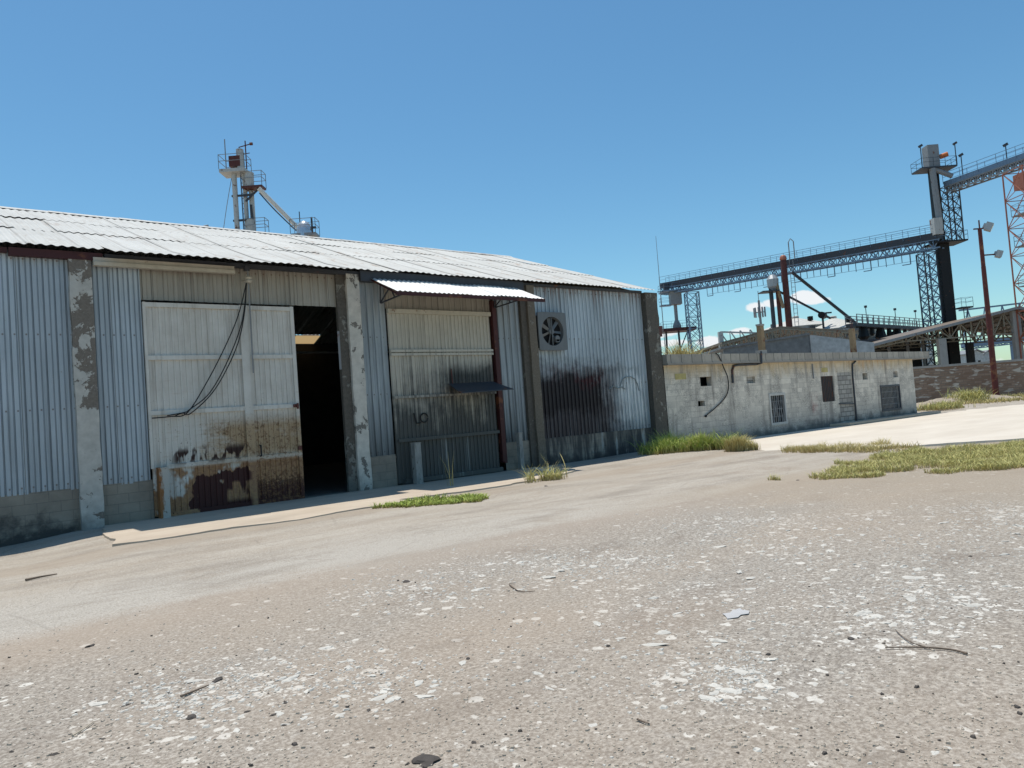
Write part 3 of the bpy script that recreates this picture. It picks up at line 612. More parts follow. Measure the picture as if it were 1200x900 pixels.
stroke2([(727 + 0, 452), (729, 445), (733, 442), (739, 441.5), (744, 444), (747, 450), (749, 458)]); stroke2([(714, 456), (719, 452.5), (724, 455), (729, 453.5), (733, 456)])
mk.build('painted_mark', 'paint_grey', WH)
# roof
RZ, RY, GX = 8.75, 7.9, 21.0
def roof_strip(m, x0, x1, ys, zs, pitch=.19, amp=.014, sheetw=.95, eavej=.05, lift=0.0, seed=0):
    k0 = math.floor(x0 / sheetw); x = x0
    while x < x1 - 1e-3:
        xe = min(x1, (math.floor(x / sheetw + 1e-6) + 1) * sheetw); sh = math.floor(x / sheetw + 1e-6)
        r = mnoise.noise((sh * 5.13 + seed, 2.2, 9.1)); r2 = mnoise.noise((sh * 2.7 + seed, 7.7, 1.1)); n = max(2, int((xe + .1 - x) / (pitch / 6)))
        v = []
        for j, (y, z) in enumerate(zip(ys, zs)):
            for i in range(n + 1):
                xx = x + (xe + .1 - x) * i / n
                xx = min(xx, x1)
                zz = z + amp * math.sin(2 * math.pi * xx / pitch) + lift + .010 * (sh % 2) + .022 * r * (1 - j / len(ys)) + .02 * mnoise.noise((xx * .5, y * .6, 3))
                yy = y + (eavej * r2 if j == 0 else 0)
                v.append((xx + .012 * r2 * j, yy, zz))
        w = n + 1; m.add(v, [(j * w + i, j * w + i + 1, (j + 1) * w + i + 1, (j + 1) * w + i) for j in range(len(ys) - 1) for i in range(n)])
        x = xe
def slope(y, e=5.83, y0=-.2): return e + (RZ - e) * (y - y0) / (RY - y0)
def roofpart(m, x0, x1, ov, flare):
    yl = [2.6, 5.2, RY + .1]
    ys = [-ov, .3, 1.5, 2.9]; zs = [(5.83 - (ov - .2) * flare if ov > .2 else slope(-ov)), slope(.3), slope(1.5), slope(2.9)]
    roof_strip(m, x0, x1, ys, zs, seed=1)
    roof_strip(m, x0, x1, [2.7, 3.8, 5.4], [slope(2.7), slope(3.8), slope(5.4)], lift=.012, seed=4)
    roof_strip(m, x0, x1, [5.2, 6.5, RY + .05], [slope(5.2), slope(6.5), slope(RY + .05)], lift=.022, seed=9)
rm = MB(); roofpart(rm, -9, 3.3, .12, .25); roofpart(rm, 3.3, 9.2, .85, .25); roofpart(rm, 9.2, GX + .1, .2, .3)
def bz(y): return RZ - (y - RY) * (RZ - 5.7) / (16.3 - RY)
roof_strip(rm, -9, 13.9, [RY - .05, 12, 16.3], [RZ, bz(12), 5.7], seed=2); roof_strip(rm, 15.1, GX + .1, [RY - .05, 12, 16.3], [RZ, bz(12), 5.7], seed=2); roof_strip(rm, 13.9, 15.1, [RY - .05, 12, 15.1], [RZ, bz(12), bz(15.1)], seed=2); roof_strip(rm, 13.9, 15.1, [15.88, 16.3], [bz(15.88), 5.7], seed=2)
RF = rm.build('roof', 'roof_sheet', WH)
sk = MB(); sk.add([(13.85, 15.05, bz(15.05) - .05), (15.2, 15.05, bz(15.05) - .05), (15.2, 15.93, bz(15.93) - .05), (13.85, 15.93, bz(15.93) - .05)], [(0, 1, 2, 3)]); sk.build('skylight', 'skylight_sheet', RF)
rc = MB()
for i in range(32):
    x = -9 + i * .95
    rc.add([(x, RY - .28, slope(RY - .28) + .05 + .01 * (i % 2)), (x, RY, RZ + .07 + .01 * (i % 2)), (x, RY + .28, RZ + .03), (x + 1, RY - .28, slope(RY - .28) + .05), (x + 1, RY, RZ + .07), (x + 1, RY + .28, RZ + .03)] if x < 19.9 else
           [(x, RY - .28, slope(RY - .28) + .05), (x, RY, RZ + .07), (x, RY + .28, RZ + .03), (21.1, RY - .28, slope(RY - .28) + .05), (21.1, RY, RZ + .07), (21.1, RY + .28, RZ + .03)], [(0, 3, 4, 1), (1, 4, 5, 2)])
    if x >= 19.9: break
rc.build('ridge_cap', 'roof_sheet', RF)
part('eave_beam', 'steel_maroon', lambda m: m.box(1.6, 3.28, -.02, .12, 5.64, 5.80))
part('eave_beam', 'steel_maroon', lambda m: m.box(-8.9, 1.58, .02, .14, 5.70, 5.80))
part('eave_beam', 'steel_dark', lambda m: m.box(3.32, 9.36, .02, .16, 5.70, 5.80), lambda m: m.box(9.36, 15.0, -.06, .16, 5.54, 5.82), lambda m: m.box(15.0, 20.7, .06, .16, 5.74, 5.82))  # deep middle length is a dark board standing in for shadow under the roof
part('door_track', 'cream_bar', lambda m: m.box(3.09, 6.05, -.10, .04, 5.52, 5.60), lambda m: m.box(3.09, 6.05, -.06, .04, 5.602, 5.70))
# shell
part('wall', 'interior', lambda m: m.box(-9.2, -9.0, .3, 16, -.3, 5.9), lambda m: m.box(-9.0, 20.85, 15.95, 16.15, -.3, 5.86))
gw = MB(); gw.prism([(20.85, .45, -.3), (20.85, 15.9, -.3), (20.85, 15.9, 5.75), (20.85, RY, RZ - .1), (20.85, .45, 5.85)], (.15, 0, 0)); gw.build('gable_wall', 'block_wall', WH)
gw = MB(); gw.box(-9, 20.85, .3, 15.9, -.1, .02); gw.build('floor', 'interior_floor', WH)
gw = MB(); gw.tube((8.6, 6, 4.3), (14, 6, 4.3), .04); gw.build('interior_pipe', 'steel_grey', WH)
gw = MB(); gw.bar((8.69, .09, 3.2), (8.69, .09, 4.2), .04, .05); gw.build('jamb_strip', 'steel_grey', WH)
# awning
aw = MB(); roof_strip(aw, 9.66, 14.7, [-1.32, -.6, .05], [5.06, 5.37, 5.66], .15, .014, 1.0, .0, 0, 5)
AW = aw.build('awning', 'awning_sheet', WH)
ab = MB(); ab.box(9.66, 14.72, -1.34, -1.29, 4.96, 5.05); ab.bar((9.7, .0, 5.6), (9.7, -1.3, 5.0), .04); ab.bar((14.66, .0, 5.6), (14.66, -1.3, 5.0), .04); ab.build('awning_edge', 'steel_maroon', AW)
for x in (9.95, 13.86):
    b = MB(); b.bar((x + .02, .03, 4.98), (x, -1.22, 5.02), .035); b.bar((x, .03, 4.98), (x, -.05, 5.58), .035); b.bar((x, .03, 4.98), (x, -.55, 5.32), .03); b.bar((x, -.75, 5.0), (x, -.55, 5.32), .03); b.build('bracket', 'steel_dark', AW)

# ------------------------------------------------------------------ things on and in front of the warehouse
FN = thing('exhaust_fan', (16.13, .1, 4.28), 'square exhaust fan set high in the right-hand metal wall', 'fan')
def ringplate(m, cx, cz, hw, hh, r, y0, y1, n=40):
    v = []; 
    for y in (y0, y1):
        for i in range(n):
            t = 2 * math.pi * i / n; v.append((cx + r * math.cos(t), y, cz + r * math.sin(t)))
        for i in range(n):
            t = 2 * math.pi * i / n; k = min(hw / max(1e-6, abs(math.cos(t))), hh / max(1e-6, abs(math.sin(t)))); v.append((cx + k * math.cos(t), y, cz + k * math.sin(t)))
    f = []
    for i in range(n):
        j = (i + 1) % n
        f += [(i, j, n + j, n + i), (2 * n + i, 3 * n + i, 3 * n + j, 2 * n + j), (i, 2 * n + i, 2 * n + j, j), (n + i, n + j, 3 * n + j, 3 * n + i)]
    m.add(v, f)
m = MB(); ringplate(m, 16.13, 4.28, .6, .62, .47, -.02, .03); ringplate(m, 16.13, 4.28, .485, .485, .468, .03, .15); m.build('fan_frame', 'fan_steel', FN)
m = MB(); m.box(15.6, 16.66, .135, .155, 3.75, 4.8); m.build('fan_dark_fill', 'dark_void', FN)  # black plate standing in for the unlit space behind the blades
for i in range(7):
    a = math.radians(97 + i * 360 / 7); d = Vector((math.cos(a), 0, math.sin(a))); e = Vector((-math.sin(a), 0, math.cos(a))); c = Vector((16.13, .075, 4.28)); yv = Vector((0, 1, 0))
    P = [c + d * .08 - e * .035 - yv * .02, c + d * .08 + e * .035 + yv * .02, c + d * .44 + e * .06 + yv * .03, c + d * .44 - e * .04 - yv * .03]
    b = MB(); b.prism(P, (0, .006, 0)); b.build('blade', 'fan_steel', FN)
m = MB(); m.tube((16.13, .03, 4.28), (16.13, .13, 4.28), .1, 16); m.build('hub', 'fan_steel', FN)
m = MB(); m.bar((16.13, .012, 3.82), (16.13, .012, 4.74), .05, .03); m.build('strut', 'fan_steel', FN)
m = MB(); m.tube((16.34, .0, 4.05), (16.34, .12, 4.05), .1, 12); m.box(16.27, 16.42, .0, .1, 3.93, 4.02); m.build('motor', 'fan_steel', FN)

TR = thing('metal_hood', (12.7, .1, 2.6), 'dark flat steel tray jutting out from the grimy bay door', 'metal shelf')
bk0, bk1, f0, f1 = Vector((12.0, .06, 2.70)), Vector((13.6, .06, 2.72)), on_wall(540, 461, -.9), on_wall(602, 456.5, -.9)
m = MB(); m.prism([f0, f1, bk1, bk0], (0, 0, .02)); m.build('tray_sheet', 'steel_dark', TR)
m = MB(); m.bar(bk0 + Vector((.15, 0, -.1)), f0.lerp(bk0, .35) + Vector((.15, 0, -.02)), .03); m.bar(bk0 + Vector((.15, 0, .0)), bk0 + Vector((.15, .03, .45)), .03); m.build('tray_bracket', 'steel_redbrown', TR)

def guard_post(x, y, h, w, mat, label, grp='short steel posts beside the doors'):
    o = thing('guard_post', (x, y, 0), label, 'post', grp); m = MB(); m.box(x - w / 2, x + w / 2, y - w / 2, y + w / 2, -.1, h); m.build('post_body', mat, o); m = MB(); m.box(x - w / 2 - .01, x + w / 2 + .01, y - w / 2 - .01, y + w / 2 + .01, h, h + .02); m.build('post_cap', mat, o)

def postmat():
    t = T('post_rusty', .7); X, Y, Z = t.xyz(); n = t.noise(t.pos(3, 3, 1), 2.2, 5, .65)
    c = t.mx(t.mr(t.ma('ADD', t.mr(X, 4.34, 4.1), t.mul(t.ma('SUBTRACT', n, .5), 1.6)), .55, .72), (.44, .42, .38), (.27, .12, .045)); M['post_rusty'] = t.done(t.mx(t.mr(t.noise(t.pos(), 9, 4, .6), .62, .68), c, (.12, .06, .035)))
postmat()
guard_post(4.22, -.06, 1.1, .2, 'post_rusty', 'white post streaked with orange rust at left foot of sliding door')
guard_post(10.6, -.22, 1.12, .2, 'post_scuffed', 'pale scuffed steel post at left foot of grimy bay door')
guard_post(14.34, -.10, 1.12, .14, 'post_scuffed', 'thin pale steel post in the corner beside the maroon door post')

CB = thing('hanging_cables', (6.35, -.15, 5.4), 'black cables sagging across the white sliding door', 'cable')
m = MB(); m.lathe([(.05, -.09), (.09, -.05), (.05, -.01), (.09, .03), (.05, .07)], (6.35, -.12, 5.4), 12); m.bar((6.35, -.1, 5.38), (6.35, .2, 5.42), .04); m.build('insulator', 'cream_bar', CB)
def curve(ps, n=24):
    ps = [Vector(p) for p in ps]; out = []
    for i in range(len(ps) - 1):
        a, b, c, d = ps[max(i - 1, 0)], ps[i], ps[i + 1], ps[min(i + 2, len(ps) - 1)]
        k = max(2, n // (len(ps) - 1))
        for j in range(k):
            t = j / k; out.append(.5 * ((2 * b) + (c - a) * t + (2 * a - 5 * b + 4 * c - d) * t * t + (3 * b - a - 3 * c + d) * t ** 3))
    return out + [ps[-1]]
for px in ([(289, 330), (279, 370), (262, 410), (240, 452), (219, 484), (200, 488), (178, 490)], [(289, 330), (286, 370), (276, 410), (252, 456), (224, 484), (214, 484), (205, 487.5)], [(289, 330), (284, 375), (268, 420), (246, 460), (222, 480), (217, 483), (196, 487)]):
    m = MB(); m.path(curve([on_wall(x, y, -.02) for x, y in px], 36), .013, 5); m.build('cable', 'rubber', CB)
CR = thing('hanging_rod', (6.4, -.05, 4.3), 'thin grey conduit rod hanging down over the door seam', 'conduit'); m = MB(); m.tube(on_wall(290, 312, -.03), on_wall(297, 437, -.03), .018); m.build('rod', 'steel_grey', CR); m = MB(); m.box(6.30, 6.42, -.06, .05, 5.62, 5.74); m.build('rod_clamp', 'steel_dark', CR)
m = MB(); m.box(21.36, 21.56, -.02, .25, 4.15, 4.5); m.box(21.40, 21.66, .02, .15, 4.42, 4.55); o = m.build('wall_bracket', 'steel_redbrown', None, loc=(21.4, 0, 4.3)); tag(o, 'rusted iron bracket bolted high on the corner pillar', 'bracket')
def strip(px, w, label):
    pts = [on_ground(x, y, .05) for x, y in px]; m = MB()
    for a, b in zip(pts, pts[1:]): m.bar(a, b, w, .035)
    o = m.build('discarded_strip', 'white_plastic', None, loc=pts[0]); tag(o, label, 'scrap strip')
strip([(628, 549), (635, 551), (646, 551)], .06, 'pale strip lying by the weed at the brown pillar')

# ------------------------------------------------------------------ block building
BB = thing('block_building', (32, 0, 0), 'low whitewashed concrete block building with barred windows', 'building')
BX0, BX1, BT = 21.5, 42.35, 3.08
holes = [(28.2, 29.42, .44, 1.75), (32.58, 33.72, 1.2, 2.39), (34.08, 35.42, .05, 2.54), (38.32, 40.5, .46, 1.75), (23.6, 24.3, 2.24, 2.60), (26.7, 27.3, 2.26, 2.53), (23.35, 23.78, 1.48, 1.68), (36.6, 37.1, 2.12, 2.44), (39.92, 40.45, 2.15, 2.46)]
xs = sorted({BX0, BX1, *[h[0] for h in holes], *[h[1] for h in holes]}); zs = sorted({-.4, BT, *[h[2] for h in holes], *[h[3] for h in holes]})
w = MB()
def solid(cx, cz): return not any(a < cx < b and c < cz < d for a, b, c, d in holes)
vid = {}
def vv(x, y, z):
    k = (round(x, 3), y, round(z, 3))
    if k not in vid: vid[k] = len(w.v); w.v.append((x, y, z))
    return vid[k]
for i in range(len(xs) - 1):
    for j in range(len(zs) - 1):
        a, b, c, d = xs[i], xs[i + 1], zs[j], zs[j + 1]
        if solid((a + b) / 2, (c + d) / 2): w.f.append((vv(a, 0, c), vv(b, 0, c), vv(b, 0, d), vv(a, 0, d)))
for a, b, c, d in holes:
    for p, q in (((a, c), (b, c)), ((b, c), (b, d)), ((b, d), (a, d)), ((a, d), (a, c))):
        w.f.append((vv(p[0], 0, p[1]), vv(p[0], .22, p[1]), vv(q[0], .22, q[1]), vv(q[0], 0, q[1])))
w.box(BX1 - .2, BX1, .221, 6, -.4, BT); w.box(BX0, BX0 + .2, .221, 6, -.4, BT); w.box(BX0 + .2, BX1 - .2, 5.8, 6, -.4, BT)
WL = w.build('wall', 'block_wall', BB)
m = MB(); m.box(BX0 + .2, BX1 - .2, .5, .52, -.3, BT); m.build('dark_backing', 'dark_void', BB)  # black sheet added so the openings look like unlit rooms
m = MB(); m.box(BX0 - .02, 44.1, -.22, 6.2, BT, 3.16); m.box(BX0 - .02, 44.1, -.2, 0.02, 3.16, 3.47); m.box(43.9, 44.1, .02, 6.2, 3.16, 3.47); m.build('roof', 'parapet', BB)
m = MB(); m.box(34.08, 35.42, .02, .2, .0, 2.54); o = m.build('blocked_doorway', 'filled_blocks', BB)
m = MB(); m.bar((34.0, -.02, 1.05), (35.5, -.02, .98), .05); m.build('door_bar', 'steel_dark', o)
for a, b, c, d, mt in ((28.2, 29.42, .44, 1.75, 'steel_pale'), (38.32, 40.5, .46, 1.75, 'steel_dark')):
    m = MB(); 
    for z in (c + .03, d - .03): m.box(a - .0, b, -.03, .03, z - .05, z + .05)
    for x in (a + .03, b - .03): m.box(x - .05, x + .05, -.028, .028, c, d)
    wn = m.build('window', mt, BB)
    m = MB(); n = int((b - a) / .14)
    for i in range(1, n): m.tube((a + (b - a) * i / n, .03, c), (a + (b - a) * i / n, .03, d), .016, 6)
    for k in range(1, 4): m.tube((a, .05, c + (d - c) * k / 4), (b, .05, c + (d - c) * k / 4), .014, 6)
    if a < 30:
        for i in range(3): m.path([(a + .25 + i * .38, .02, c + .1), (a + .1 + i * .38, .02, (c + d) / 2), (a + .25 + i * .38, .02, d - .1), (a + .4 + i * .38, .02, (c + d) / 2), (a + .25 + i * .38, .02, c + .1)], .014, 5)
    m.build('window_bars', 'steel_grey', wn)
    m = MB(); m.box(a, b, .15, .17, c, d); m.build('pane', 'glass_dark', wn)
m = MB(); m.box(32.58, 33.72, .06, .1, 1.2, 2.39); wn = m.build('shutter', 'wood_brown', BB)
m = MB(); [m.tube((32.65 + i * .143, .03, 1.2), (32.65 + i * .143, .03, 2.39), .018, 6) for i in range(8)]; m.build('window_bars', 'steel_dark', wn)
for a, b, c, d in ((26.7, 27.3, 2.26, 2.53), (39.92, 40.45, 2.15, 2.46)):
    m = MB(); m.box(a, b, .1, .2, c, d); m.build('vent_block', 'filled_blocks', BB)
m = MB(); m.box(22.1, 22.75, -.012, .02, 2.54, 2.76); m.build('filled_vent', 'yellow_fill', BB)
m = MB(); m.box(32.7, 33.25, -.012, .02, 2.58, 2.78); m.build('filled_vent', 'yellow_fill', BB)
def conduit(pts, r=.03, mat='steel_dark'): m = MB(); m.path(pts, r, 6); m.build('conduit', mat, BB)
conduit([(25.66, -.04, 2.30), (25.68, -.04, 2.8), (25.8, -.05, 2.98), (26.1, -.05, 3.02), (27.4, -.05, 3.03), (27.46, -.26, 3.05), (27.5, -.26, 3.55)], .045)
conduit([(35.95, -.04, 3.04), (35.6, -.04, 2.9), (35.52, -.04, 2.4), (35.5, -.04, .1)], .04)
conduit([(31.9, -.03, 2.98), (31.9, -.03, 2.3)], .03, 'steel_grey')
m = MB(); m.box(28.82, 29.08, .5, .7, 3.1, 4.75); o = m.build('roof_stub', 'stubcol', BB); m = MB(); m.box(28.80, 29.10, .48, .72, 4.752, 4.83); m.build('stub_cap', 'concrete_grey', o)
m = MB(); m.box(37.0, 37.28, .5, .7, 3.1, 4.75); o = m.build('roof_stub', 'stubcol', BB)
for i in range(3): m = MB(); m.tube((37.08 + i * .1, .6, 4.7), (37.06 + i * .12, .62, 5.1 + .1 * i), .012, 5); m.build('rebar', 'steel_redbrown', o)
m = MB(); m.box(27.8, 28.2, -.1, .2, 3.17, 3.62); m.build('loose_block', 'concrete_grey', BB)
HC = thing('dangling_cable', (24.57, -.25, 3.4), 'black cable dangling in a curve over the block wall', 'cable'); m = MB(); m.path(curve([(24.4, -.23, 3.5), (24.57, -.26, 3.35), (25.0, -.12, 2.95), (25.28, -.08, 2.5), (25.25, -.06, 2.0), (24.9, -.05, 1.65), (24.3, -.05, 1.35), (23.7, -.05, 1.1)], 40), .022, 6); m.build('cable', 'rubber', HC)
m = MB(); m.lathe([(.03, -.04), (.05, 0), (.03, .05)], (23.7, -.05, 1.08), 8); m.build('cable_end', 'rubber', HC)

# yard wall behind
BW = thing('brick_wall', frame(40, 63, 0), 'brown brick yard wall flecked with pale mortar behind lamp mast', 'wall')
def cam_ab(p): d = p - Vector((CAM.x, CAM.y, 0)); return d.dot(RT), d.dot(FW)
a0, a1 = cam_ab(far(1035, 470, 63))[0], 75
def fbox(m, a0, a1, b0, b1, z0, z1):
    P = [frame(a, b, z) for a in (a0, a1) for b in (b0, b1) for z in (z0, z1)]
    m.add(P, [(0, 1, 3, 2), (4, 6, 7, 5), (0, 4, 5, 1), (2, 3, 7, 6), (0, 2, 6, 4), (1, 5, 7, 3)]); return m
m = MB(); fbox(m, a0, a1, 63, 63.25, -.5, 3.0); m.build('wall_body', 'brick_wall', BW)
m = MB(); fbox(m, a0, a1, 62.93, 63.32, 3.0, 3.18); m.build('wall_coping', 'concrete_grey', BW)

# ------------------------------------------------------------------ grain plant behind (built in metres: a across, b ahead, z up)
def pab(x, y, b): p = far(x, y, b); return cam_ab(p)[0], p.z
def lattice(o, a, b, wa, wb, z0, z1, n, r, mat, legmat=None, taper=0.0, X=True):
    cs = [(-1, -1), (1, -1), (1, 1), (-1, 1)]
    def c(i, z):
        k = 1 + taper * (z1 - z) / (z1 - z0); return frame(a + cs[i % 4][0] * wa / 2 * k, b + cs[i % 4][1] * wb / 2 * k, z)
    for i in range(4): m = MB(); m.bar(c(i, z0), c(i, z1), r * 2.4); m.build('leg', legmat or mat, o)
    m = MB()
    for j in range(n):
        za, zb = z0 + (z1 - z0) * j / n, z0 + (z1 - z0) * (j + 1) / n
        for i in range(4):
            m.bar(c(i, zb), c(i + 1, zb), r * 1.5)
            m.bar(c(i, za), c(i + 1, zb), r * 1.4) if (j + i) % 2 else m.bar(c(i + 1, za), c(i, zb), r * 1.4)
            if X: m.bar(c(i, zb), c(i + 1, za), r * 1.2) if (j + i) % 2 else m.bar(c(i + 1, zb), c(i, za), r * 1.2)
    m.build('bracing', mat, o)
def handrail(o, pts, mat, h=1.1, r=.035, gap=1.5, closed=True):
    r *= .6; m = MB(); n = len(pts)
    for i in range(n if closed else n - 1):
        p, q = Vector(pts[i]), Vector(pts[(i + 1) % n]); k = max(1, round((q - p).length / gap))
        for hh in (h, h * .55): m.bar(p + UP * hh, q + UP * hh, r * 1.6)
        for j in range(k + 1): m.bar(p.lerp(q, j / k), p.lerp(q, j / k) + UP * h, r * 1.6)
    m.build('handrail', mat, o)
def platform(o, a0, a1, b0, b1, z, mat, rmat, th=.18, rail=True):
    m = MB(); fbox(m, a0, a1, b0, b1, z - th, z); P = m.build('platform', mat, o)
    if rail: handrail(o, [frame(a0, b0, z), frame(a1, b0, z), frame(a1, b1, z), frame(a0, b1, z)], rmat)
def vbox(o, name, mat, x0, x1, y0, y1, b, d):     # upright box from photo extents at distance b, depth d
    a0, z1 = pab(x0, y0, b); a1, _ = pab(x1, y0, b); z0 = pab((x0 + x1) / 2, y1, b)[1]
    m = MB(); fbox(m, a0, a1, b, b + d, z0, z1); return m.build(name, mat, o)
def spout(o, p, q, r, mat, name='spout'): m = MB(); m.tube(p, q, r, 10); m.build(name, mat, o)
def conveyor(o, A, B, w, hd, ht, n, mats, rail=True, drops=0, tray=True):
    d = (B - A).normalized(); s = d.cross(UP).normalized()
    m = MB(); m.bar(A + UP * hd / 2, B + UP * hd / 2, w, hd, UP); m.build('belt_housing', mats[0], o)
    m = MB(); w2 = w * .42
    for k in (-1, 1):
        m.bar(A + s * w2 * k - UP * .05, B + s * w2 * k - UP * .05, .16); m.bar(A + s * w2 * k - UP * ht, B + s * w2 * k - UP * ht, .16)
        for j in range(n):
            p, q = A.lerp(B, j / n), A.lerp(B, (j + 1) / n); mid = p.lerp(q, .5)
            m.bar(p + s * w2 * k - UP * .05, mid + s * w2 * k - UP * ht, .11); m.bar(mid + s * w2 * k - UP * ht, q + s * w2 * k - UP * .05, .11); m.bar(mid + s * w2 * k - UP * .05, mid + s * w2 * k - UP * ht, .08)
            if k == 1: m.bar(p - s * w2 - UP * ht, p + s * w2 - UP * ht, .09)
    m.build('truss', mats[1], o)
    if rail:
        m = MB(); L = (B - A).length; k = int(L / 2)
        for q in (-1, 1):
            e = s * w * .55 * q
            m.bar(A + e + UP * (hd + 1.0), B + e + UP * (hd + 1.0), .045); m.bar(A + e + UP * (hd + .5), B + e + UP * (hd + .5), .03)
            for j in range(k + 1): p = A.lerp(B, j / k) + e; m.bar(p + UP * hd * .5, p + UP * (hd + 1.0), .04)
        m.build('handrail', mats[2], o)
    if drops:
        m = MB(); prev = None
        for j in range(drops):
            p = A.lerp(B, .2 + .78 * j / drops) - UP * ht; l = 1.05 if j % 4 else 1.3; m.bar(p, p - UP * l, .07)
            if j % 5 == 0: m.bar(p + d * 1.0, p + d * 1.0 - UP * 1.4, .1); m.bar(p - UP * 1.4, p + d * 1.0 - UP * 1.4, .1)
            if prev is not None: m.bar(prev, p - UP * 1.1, .04)
            prev = p - UP * 1.1
        m.build('hanging_bracket', mats[1], o)

# tall elevator leg
b = 90
a_, zt = pab(1095, 172, b)
ET = thing('bucket_elevator', frame(*( [pab(1113, 420, b)[0], b, 0])), 'tall black grain elevator shaft with grey head box and lattice frame', 'grain elevator')
ax = pab(1109, 300, b)[0]
m = MB(); fbox(m, ax - .75, ax + .1, b, b + .9, -.3, pab(1097, 195, b)[1]); m.build('shaft', 'steel_black', ET)
m = MB(); fbox(m, ax + .16, ax + .55, b + .1, b + .8, -.3, pab(1113, 280, b)[1]); m.build('return_shaft', 'steel_black', ET)
zp = pab(1098, 197, b)[1]
m = MB(); fbox(m, ax - 1.15, ax + .2, b - .3, b + 1.0, zp, pab(1095, 170, b)[1]); hd = m.build('head_box', 'steel_grey', ET)
m = MB(); m.tube(frame(ax + .3, b - .2, zp + 1.3), frame(ax + 1.1, b - .5, zp + 1.5), .3, 12); m.build('motor', 'orange_motor', hd)
platform(ET, ax - 2.4, ax + 1.9, b - .9, b + 1.5, zp, 'steel_dark', 'steel_dark')
for da in (-2.35, 1.85):
    m = MB(); m.bar(frame(ax + da, b - .85, zp), frame(ax + da, b - .85, zp + 2.6), .08); m.bar(frame(ax + da - .2, b - .85, zp + 2.5), frame(ax + da + .2, b - .95, zp + 2.7), .25); m.build('floodlight', 'steel_dark', ET)
zc1 = pab(1113, 283, b)[1]; zc2 = pab(1108, 216, b)[1]
spout(ET, frame(ax - 1.0, b - .6, zp - .2), frame(ax - .75, b - .6, zc1 + 1.6), .36, 'steel_grey'); spout(ET, frame(ax - .7, b - .5, zp - .3), frame(ax + 1.3, b - .6, zc2 + .8), .3, 'steel_grey')
m = MB(); fbox(m, ax - 1.7, ax - .7, b - 1.1, b - .1, zc1 + .8, zc1 + 2.8); m.build('transfer_box', 'steel_pale', ET)
lattice(ET, ax + 1.9, b + 1.2, 1.5, 1.5, zc1, zc2, 5, .05, 'steel_dark')
lattice(ET, ax - 1.75, b + 1.2, 1.5, 1.7, -.3, zc1 - 1, 13, .055, 'steel_blue', 'steel_dark')
platform(ET, ax - 1.6, ax + 2.3, b - .9, b + 2.2, zc1, 'steel_black', 'steel_blue')
zs_ = pab(1127, 360, b)[1]; platform(ET, ax + .9, ax + 2.3, b - .6, b + .8, zs_, 'steel_dark', 'steel_blue'); 
m = MB(); 
for k in (0, .45): m.bar(frame(ax + 2.0 + k, b + .9, -.3), frame(ax + 2.0 + k, b + .9, zs_), .07)
for i in range(int(zs_ / .5)): m.bar(frame(ax + 2.0, b + .9, i * .5), frame(ax + 2.45, b + .9, i * .5), .05)
m.build('ladder', 'steel_dark', ET)

# long conveyor bridge running away to the left
A1 = far(777, 338, 122); B1 = far(1103, 280, 89.5)
CV = thing('conveyor_bridge', frame(*cam_ab(A1), 0), 'long dark conveyor gallery on blue truss crossing to the black elevator', 'conveyor')
conveyor(CV, A1, B1, 1.5, .8, 1.05, 30, ('steel_dark', 'steel_blue', 'steel_blue'), True, 34)
A2 = far(1110, 219, 90.5); B2 = far(1300, 152, 74)
CW = thing('conveyor_bridge', frame(*cam_ab(A2), 0), 'upper grey conveyor gallery rising from the elevator head past the red tower', 'conveyor')
conveyor(CW, A2, B2, 1.2, .6, .75, 20, ('steel_blue', 'steel_grey', 'steel_blue'))
m = MB(); p = A2.lerp(B2, .12); m.bar(p + UP * .8, p + UP * 3.2, .08); m.bar(p + UP * 3.1 - RT * .2, p + UP * 3.3 + RT * .2, .3); p = A2.lerp(B2, .42); m.bar(p + UP * .8, p + UP * 2.4, .08); m.bar(p + UP * 2.3 - RT * .2, p + UP * 2.5 + RT * .2, .3); m.build('floodlight', 'steel_dark', CW)
# left end of the long conveyor
b = 118
bt = thing('lattice_tower', frame(pab(815, 410, b)[0], b, 0), 'blue lattice tower under the far end of the long conveyor', 'tower'); lattice(bt, pab(815, 400, b)[0] - .0, b, 1.9, 1.9, -.3, pab(813, 343, b)[1], 10, .06, 'steel_blue')
b = 121
ah = pab(789, 345, b)[0]; HP = thing('transfer_station', frame(ah, b, 0), 'transfer station with hopper box and railed deck at the far conveyor end', 'platform'); zt = pab(789, 343, b)[1]
platform(HP, ah - 2.2, ah + 2.6, b - 2.2, b + 1, zt + .2, 'steel_blue', 'steel_blue'); m = MB(); fbox(m, ah - .8, ah + 1.0, b - 1.5, b, pab(789, 358, b)[1], zt); m.build('hopper_box', 'steel_grey', HP)
m = MB(); fbox(m, ah - 1.6, ah - .9, b - 1, b, zt + .2, zt + 1.4); m.build('drive_motor', 'steel_dark', HP)
spout(HP, frame(ah, b - .8, pab(789, 358, b)[1]), frame(ah, b - .8, pab(788, 383, b)[1]), .28, 'steel_grey'); zq = pab(789, 386, b)[1]; m = MB(); m.lathe([(.25, 1.5), (.7, .5), (.7, 0)], frame(ah, b - .8, zq), 10); m.build('valve', 'steel_grey', HP)
platform(HP, ah - 2.6, ah + 2.7, b - 2.5, b + 1.2, zq, 'steel_maroon', 'steel_blue', .5)
platform(HP, ah - 2.4, ah - .6, b - 1.2, b + .2, pab(780, 358, b)[1], 'steel_blue', 'steel_blue')
for p, q in ((-2.0, -2.4), (0, .1), (1.6, 2.8)): m = MB(); m.bar(frame(ah + p, b - 1.5, zq), frame(ah + q, b - 1.5, -.3), .28); m.build('leg', 'steel_dark', HP)
